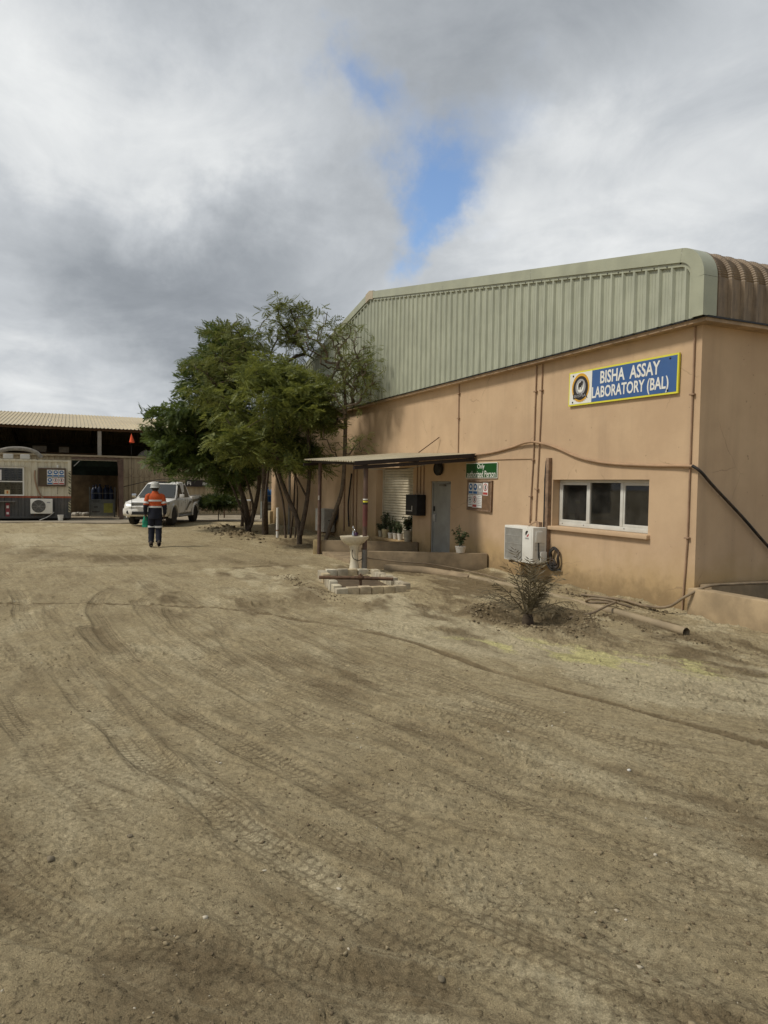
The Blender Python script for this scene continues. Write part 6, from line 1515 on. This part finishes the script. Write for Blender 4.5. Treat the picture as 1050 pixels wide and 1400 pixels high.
for i, (y, w_, h_, lb) in enumerate(((-1.75, .75, .36, 'pale wide crate left on the shed storage rack'), (-.42, .55, .34, 'pale narrow crate right on the shed storage rack'))):
    m_ = MB(); m_.box(-47.6, -46.8, y - w_ / 2, y + w_ / 2, 3.582, 3.582 + h_); m_.box(-46.8, -46.78, y - w_ / 2, y + w_ / 2, 3.60, 3.66); tag(m_.build('crate', simple('pale_crate', (.40, .34, .26), .8, .15), None), lb, 'crate', 'crates on the shed rack')
m_ = MB(); m_.box(-44.4, -43.6, 3.5, 5.4, 0, 3.42); tag(m_.build('stacked_pallets', M['wood'], None), 'tall timber stack just behind the beige fence', 'stack')
rows = []
for i, t in enumerate(np.linspace(0, 1, 8)): rows.append([(-44 + .38 * math.cos(a) * math.sin(math.pi * t) ** .5, 3.55 + 1.5 * t, 3.42 + max(0, (.34 + .06 * math.sin(7 * t)) * math.sin(math.pi * t) ** .5 * math.sin(a))) for a in np.linspace(0, math.pi, 9)])
m_ = MB(); m_.grid(rows); tag(m_.build('tarpaulin_bundle', simple('pale_tarp', (.36, .32, .27), .8, .1), None, smooth=60), 'pale wrapped bundle above the fence behind the orange flag', 'bundle')

# barrier rail, sign, block, marker post
K = thing('barrier_rail', 'white horizontal barrier rail on short posts behind the pickup', 'barrier', (-38, 7.2, 0))
m_ = MB(); m_.cyl((-38, 5.9, .97), (-38, 9.0, .97), .05, n=10); m_.build('rail', M['white_paint'], K, smooth=50)
for y in (6.0, 7.5, 8.9): m_ = MB(); m_.cyl((-38, y, 0), (-38, y, .93), .035, n=8); m_.build('post', M['rust'], K, smooth=50)
m_ = MB(); m_.cyl((-38, 5.9, .45), (-38, 9.0, .45), .03, n=8); m_.build('lower_rail', M['rust'], K, smooth=50)
K = thing('black_sign', 'black sign with white lettering on the fence behind the pickup bed', 'sign', (-41.38, 6.6, 1.85))
m_ = MB(); m_.box(-.02, .0, -.65, .65, -.19, .19); m_.build('board', M['sblack'], K, world=False)
text_part('Fi', 0, 0, .22, .20, 0, M['swhite'], K, .02, rot=(math.pi / 2, 0, math.pi / 2), loc=(.002, -.45, 0))
text_part('ns', 0, 0, .26, .15, 0, M['swhite'], K, .02, rot=(math.pi / 2, 0, math.pi / 2), loc=(.002, .45, -.02))
m_ = MB(); m_.box(-33.0, -32.5, 8.55, 9.15, -.05, .62); tag(m_.build('concrete_block', simple('ochre_concrete', (.42, .34, .2), .9, .15, 4, dirt=(.25, .19, .11), bump=.3), None, bevel=.03), 'ochre concrete block behind the white marker post', 'block')
K = thing('marker_post', 'white painted marker post among the tree stems', 'post', (-23.48, 6.45, 0))
m_ = MB(); m_.cyl((-23.48, 6.45, -.05), (-23.47, 6.45, 1.10), .05, n=12); m_.build('post', M['white_paint'], K, smooth=50)
for z in (.30, .75): m_ = MB(); m_.cyl((-23.478, 6.45, z), (-23.478, 6.45, z + .05), .0515, n=12); m_.build('band', M['pipe_dark'], K, smooth=50)
m_ = MB(); m_.cyl((-26.0, 7.6, -.05), (-26.0, 7.6, 3.0), .05, n=10); tag(m_.build('steel_pole', M['greysteel'], smooth=50), 'thin grey steel pole standing behind the row of trees', 'pole')
# lone stones on the yard
for i, (x, y, s_, mm, lb) in enumerate(((-3.87, -.1, .020, 0, 'dark flat stone on the dirt at the left of the foreground'), (-4.01, .29, .014, 0, 'small dark stone right of the flat foreground stone'), (-3.67, 3.51, .012, 1, 'bright white chip on the dirt in the right foreground'), (-2.38, 1.34, .015, 0, 'grey-green stone in the centre foreground near the bottom edge'))):
    q = v_i * (1 + .10 * rngA.standard_normal((len(v_i), 1))) * np.array([1.3, 1.0, .65]) * s_
    me = mesh_np('stone', q, f_i, simple('stone_white', (.62, .6, .54), .8, .1) if mm else simple('stone_dark', (.17, .14, .09), .85, .2, 30), True)
    tag(place('stone', me, None, (x, y, float(terrain(np.array([x]), np.array([y]))[0][0]) + s_ * .3), (0, 0, i)), lb, 'stone')
tag(hose('conduit_stub', [(-22.35, YW - .06, .5), (-22.4, YW - .08, 1.2), (-22.3, YW - .06, 1.9), (-22.2, YW - .05, 2.3)], .03, M['cable'], 'bundle of black cables hanging on the wall behind the canopy', 'cable'))
# ================================================================== white pickup
def pickup(loc, rotz, sc):
    K = thing('pickup_truck', 'white double cab pickup with an orange whip flag parked in the yard', 'pickup truck', loc, rotz); K.scale = (sc, sc, sc)
    paint = simple('white_car_paint', (.80, .78, .73), .3, .04, 3, spec=.55, dirt=(.42, .36, .26), dirt_amt=.45); dark = M['black']; glass = simple('car_glass', (.045, .048, .045), .1, .1, 2, spec=.6)
    chrome = M['chrome']; rub = simple('tyre_rubber', (.022, .02, .018), .85, .15, 10, dirt=(.14, .11, .07), dirt_amt=.4); lens = simple('lamp_lens', (.60, .60, .58), .12, .05, 5, spec=.8)
    def ring(x, zb, zt, hw, tk=.07, top=.86):
        P = [(hw * .86, zb), (hw * .97, zb + .10), (hw, zb + .28), (hw * .992, (zb + zt) / 2 + .08), (hw * .975, zt - .09), (hw * .94, zt - .025), (hw * top, zt), (hw * .4, zt + .022), (0, zt + .028)]
        L = [(x, y, z) for y, z in P] + [(x, -y, z) for y, z in P[-2::-1]]; return L
    XFr, XRr = 1.54, -1.54
    st = [(2.60, .50, .70, .60), (2.57, .44, .76, .74), (2.50, .40, .86, .84), (2.40, .38, .95, .885), (2.2, .38, 1.00, .905), (1.9, .38, 1.045, .915), (1.54, .38, 1.075, .918), (1.25, .40, 1.10, .918), (1.0, .40, 1.11, .915), (.3, .40, 1.12, .912), (-.4, .40, 1.12, .912), (-.98, .40, 1.12, .910)]
    m_ = MB(); m_.grid([ring(*s_) for s_ in st]); b0 = len(m_.v)
    # close front, rear and floor
    f0 = ring(*st[0]); f1 = ring(*st[-1]); m_.quad(*f0[::-1]); m_.quad(*f1)
    for a, b in zip(st[:-1], st[1:]):
        p, q = ring(*a), ring(*b); m_.quad(p[0], p[-1], q[-1], q[0])
    body = m_.build('body', paint, K, world=False, fix=True)
    bm = bmesh.new(); bm.from_mesh(body.data); bmesh.ops.remove_doubles(bm, verts=bm.verts, dist=1e-4); bmesh.ops.recalc_face_normals(bm, faces=bm.faces); bm.to_mesh(body.data); bm.free()
    # bed as a separate box with real walls
    for sg in (1, -1):
        arc = [(XRr + .455 * math.cos(t), .38 + .455 * math.sin(t)) for t in np.linspace(math.pi * .98, .02 * math.pi, 18)]
        out = [(-2.60, .46), (-2.02, .42)] + arc + [(-1.06, .42), (-1.02, .46), (-1.02, 1.10), (-1.04, 1.165), (-2.58, 1.165), (-2.60, 1.13)]
        def prof(z): return .912 - .018 * max(0, (z - .95) / .2) - .05 * max(0, (.6 - z) / .2)
        m_ = MB(); m_.prism(out, lambda a_, b_, d_: (a_, sg * (prof(b_) if d_ else .785), b_), 0, 1); m_.build('bed_side', paint, K, world=False)
    m_ = MB(); m_.box(-2.56, -1.03, -.784, .784, .56, .62); m_.build('bed_floor', paint, K, world=False)
    m_ = MB(); m_.box(-1.06, -1.021, -.784, .784, .621, 1.15); m_.build('bed_front', paint, K, world=False)
    m_ = MB(); m_.box(-2.62, -2.565, -.785, .785, .60, 1.15); m_.build('tailgate', paint, K, world=False, bevel=.012)
    m_ = MB()
    for y in (-.83, .83): m_.tube([(-1.1, y, 1.21), (-2.5, y, 1.21)], .018, 8)
    for y in (-.83, .83):
        for x in (-1.1, -1.8, -2.5): m_.cyl((x, y, 1.16), (x, y, 1.21), .014, n=8)
    m_.build('bed_rail', M['greysteel'], K, world=False, fix=False)
    # wheel arches cut out of body and bed
    def cut(o, xs_, r):
        ct = MB(); 
        for x in xs_:
            for s_ in (1, -1): ct.cyl((x, s_ * .55, .38), (x, s_ * 1.2, .38), r, n=28)
        c_ = ct.build('cutter', dark, None); c_.parent = o.parent
        md = o.modifiers.new('b', 'BOOLEAN'); md.object = c_; md.operation = 'DIFFERENCE'; md.solver = 'EXACT'
        bpy.context.view_layer.update(); bake(o); bpy.data.objects.remove(c_)
        o.data.polygons.foreach_set('use_smooth', [True] * len(o.data.polygons)); o.data.set_sharp_from_angle(angle=R(32))
        o.data.materials.clear(); o.data.materials.append(paint)
    cut(body, [XFr], .455)
    for x in (XFr, XRr):
        for s_ in (1, -1):
            a = np.linspace(-.12, math.pi + .12, 22); m_ = MB()
            m_.grid([[(x + (.455 + dr) * math.cos(t), s_ * (.90 + dy), .38 + (.455 + dr) * math.sin(t)) for t in a] for dr, dy in ((-.005, -.10), (-.005, .035), (.03, .045), (.075, .025), (.09, -.005))]); m_.build('fender_flare', paint, K, world=False, fix=False, smooth=50)
    # cab
    c = {'a': (1.16, .83, 1.105), 'b': (.30, .66, 1.735), 'c': (-.70, .655, 1.745), 'd': (-.98, .83, 1.105)}
    m_ = MB(); sec = []
    for (x, y, z) in (c['a'], (.72, .745, 1.43), (.42, .68, 1.66), c['b'], (-.2, .665, 1.785), c['c'], (-.82, .725, 1.50), c['d']):
        up = .0 if z < 1.6 else .03; sec.append([(x, y, z), (x, y * .92, z + up * .8), (x, y * .5, z + up), (x, 0, z + up * 1.1), (x, -y * .5, z + up), (x, -y * .92, z + up * .8), (x, -y, z)])
    # sides
    m_.grid(sec)
    for s_ in (1, -1):
        rows = [[(x, s_ * .845, 1.10) for (x, _, _) in (c['a'], (.72, 0, 0), (.42, 0, 0), c['b'], (-.2, 0, 0), c['c'], (-.82, 0, 0), c['d'])], [(q[0][0], s_ * q[0][1], q[0][2]) for q in sec]]; m_.grid(rows)
    cab = m_.build('cab', paint, K, world=False, smooth=35)
    def lerp(p, q, t): return Vector(p).lerp(Vector(q), t)
    # windscreen
    a0, a1 = Vector((1.16, .80, 1.115)), Vector((.335, .635, 1.725)); off = Vector((.03, 0, .035)); rows = []
    for t in np.linspace(.03, .93, 5):
        p = lerp(a0, a1, t); rows.append([(p.x + off.x + .045 * (1 - (k / 4) ** 2), p.y * k / 4 * .96, p.z + off.z * (1 - .35 * t)) for k in range(-4, 5)])
    m_ = MB(); m_.grid(rows); m_.build('windscreen', glass, cab, world=False, fix=False, smooth=60)
    for s_ in (1, -1):
        def sw(pts, nm):
            m_ = MB(); P = []
            for x, z in pts: 
                t = (z - 1.10) / (1.74 - 1.10); P.append((x, s_ * (.845 + (.662 - .845) * t + .006), z))
            m_.quad(*(P if s_ < 0 else P[::-1])); return m_.build(nm, glass, cab, world=False, fix=False)
        sw([(.93, 1.14), (.10, 1.14), (.10, 1.68), (.36, 1.68)], 'side_window'); sw([(.02, 1.14), (-.78, 1.14), (-.66, 1.68), (.02, 1.68)], 'side_window')
        for xa, xb in ((1.02, .08), (.05, -.92)):
            m_ = MB(); ys_ = s_ * .912
            m_.grid([[(xa, ys_ * .985, .50), (xb, ys_ * .985, .50)], [(xa, s_ * .920, .68), (xb, s_ * .920, .68)], [(xa, s_ * .914, .88), (xb, s_ * .914, .88)], [(xa, s_ * .899, 1.05), (xb, s_ * .899, 1.05)]]); dr_ = m_.build('door', paint, K, world=False, smooth=40)
            m_ = MB(); m_.bar((xb + .08, s_ * .925, .97), (xb + .24, s_ * .925, .97), .03, .035); m_.build('handle', paint, dr_, world=False, bevel=.006)
            m_ = MB(); m_.box(xb - .014, xb - .002, min(s_ * .905, s_ * .916), max(s_ * .905, s_ * .916), .5, 1.05); m_.build('door_gap', dark, dr_, world=False)
        m_ = MB(); rows = [(.02, .60), (-.5, .95), (-.9, 1.02), (-.9, .92), (-.55, .80), (-.1, .56)]
        P = [(x, s_ * .9235, z) for x, z in rows]; m_.quad(*(P if s_ < 0 else P[::-1])); m_.build('side_decal', flat('decal_grey', (.16, .14, .10)), K, world=False, fix=False)
        m_ = MB(); P = [(x, s_ * .9185, z) for x, z in ((-1.06, .86), (-1.06, 1.02), (-2.3, 1.08), (-2.0, .98))]; m_.quad(*(P if s_ > 0 else P[::-1])); m_.build('side_decal', flat('decal_grey2', (.2, .17, .12)), K, world=False, fix=False)
        m_ = MB(); m_.bar((.92, s_ * .84, 1.14), (.90, s_ * .95, 1.17), .05, .03); mi_ = m_.build('mirror_arm', dark, K, world=False)
        m_ = MB(); m_.box(.86, .95, min(s_ * .93, s_ * 1.13), max(s_ * .93, s_ * 1.13), 1.12, 1.29); m_.build('mirror', chrome if s_ < 0 else paint, mi_, world=False, bevel=.03)
        # head lamp
        m_ = MB(); m_.grid([[(2.515, s_ * .56, .80), (2.455, s_ * .74, .82), (2.33, s_ * .868, .85), (2.16, s_ * .912, .90)], [(2.475, s_ * .57, .93), (2.40, s_ * .76, .965), (2.29, s_ * .86, .985), (2.10, s_ * .885, 1.0)]]); m_.build('headlight', lens, K, world=False, smooth=60)
        m_ = MB(); m_.lathe([(.06, 2.60), (.075, 2.60), (.08, 2.56)], (0, s_ * .64, .56), 16, 'x'); m_.build('fog_lamp', dark, K, world=False)
        m_ = MB(); m_.tube([(.95, s_ * .90, .36), (-.9, s_ * .90, .36)], .05, 8); m_.build('side_step', M['greysteel'], K, world=False, smooth=60)
        m_ = MB(); m_.box(-2.63, -2.57, min(s_ * .80, s_ * .90), max(s_ * .80, s_ * .90), .68, 1.02); m_.build('tail_light', M['redpaint'], K, world=False)
    m_ = MB(); m_.box(2.46, 2.535, -.54, .54, .76, .955); gr = m_.build('grille', dark, K, world=False, bevel=.02)
    for z in (.80, .855, .91): m_ = MB(); m_.box(2.535, 2.548, -.52, .52, z - .012, z + .012); m_.build('grille_bar', chrome, gr, world=False)
    m_ = MB(); m_.lathe([(.06, 2.548), (.05, 2.562)], (0, 0, .86), 16, 'x'); m_.build('badge', chrome, gr, world=False)
    # bumper
    rows = []
    for y in np.linspace(-.90, .90, 15): x = 2.66 - .20 * (abs(y) / .9) ** 3.2; rows.append([(x - .10, y, .71), (x - .01, y, .70), (x + .01, y, .62), (x, y, .50), (x - .05, y, .42), (x - .16, y, .40)])
    m_ = MB(); m_.grid(rows); bp = m_.build('bumper', paint, K, world=False, fix=False, smooth=50)
    m_ = MB(); m_.box(2.655, 2.685, -.46, .46, .47, .60); m_.build('intake', dark, bp, world=False, bevel=.02)
    m_ = MB(); m_.box(2.675, 2.69, -.22, .22, .64, .74); m_.build('number_plate', M['paper_grey'], bp, world=False)
    m_ = MB(); m_.box(-.05, .35, -.30, .30, 1.80, 1.825); m_.build('roof_pod', dark, cab, world=False, bevel=.008)
    m_ = MB(); m_.box(-2.3, 2.2, -.50, .50, .26, .45); m_.build('chassis', dark, K, world=False)
    # wheels
    for x in (XFr, XRr):
        for s_ in (1, -1):
            w_ = thing('wheel', 'x', 'x'); del w_['label']; del w_['category']; w_.parent = K; w_.location = (x, s_ * .78, .385)
            m_ = MB(); m_.lathe([(.25, -.125), (.34, -.135), (.375, -.115), (.388, -.07), (.388, .07), (.375, .115), (.34, .135), (.25, .125)], (0, 0, 0), 30, 'y'); m_.build('tyre', rub, w_, world=False, smooth=40)
            m_ = MB(); o_ = s_ * .10
            m_.lathe([(.255, o_ + s_ * .02), (.24, o_), (.235, o_ - s_ * .12)], (0, 0, 0), 26, 'y'); m_.lathe([(.07, o_ - s_ * .02), (.06, o_ + s_ * .01), (.03, o_ + s_ * .02)], (0, 0, 0), 14, 'y')
            for k in range(6): a = k * math.pi / 3; m_.bar((.05 * math.cos(a), o_ - s_ * .02, .05 * math.sin(a)), (.245 * math.cos(a), o_ - s_ * .01, .245 * math.sin(a)), .075, .03, (0, 1, 0))
            m_.build('rim', M['greysteel'], w_, world=False, fix=False)
            m_ = MB(); m_.lathe([(.235, o_ - s_ * .10), (.0, o_ - s_ * .10)], (0, 0, 0), 20, 'y'); m_.build('brake_drum', dark, w_, world=False)
    # whip flag on the bumper
    m_ = MB(); m_.cyl((2.62, -.48, .45), (2.62, -.50, 3.05), .012, .006, 6); fp = m_.build('flag_pole', M['cable'], K, world=False)
    m_ = MB(); m_.cyl((2.62, -.499, 3.0), (2.62, -.503, 3.40), .012, .008, 6); m_.build('pole_tip', M['black'], fp, world=False)
    rows = []
    for i, t in enumerate(np.linspace(0, 1, 7)): rows.append([(2.62 + .11 * t * math.cos(a) * .7, -.50 + .11 * t * math.sin(a) + .02 * t, 3.74 - .37 * t - .02 * math.sin(2 * a) * t) for a in np.linspace(0, 2 * math.pi, 13)])
    m_ = MB(); m_.grid(rows); m_.build('flag', simple('flag_orange', (.75, .10, .03), .7, .05), fp, world=False, fix=False, smooth=60)
    return K
hd_ = R(-25); fc = Vector((-32.2, 3.25)); s_c = 1.045
pickup((fc.x - 1.54 * s_c * math.cos(hd_), fc.y - 1.54 * s_c * math.sin(hd_), .03), hd_, s_c)
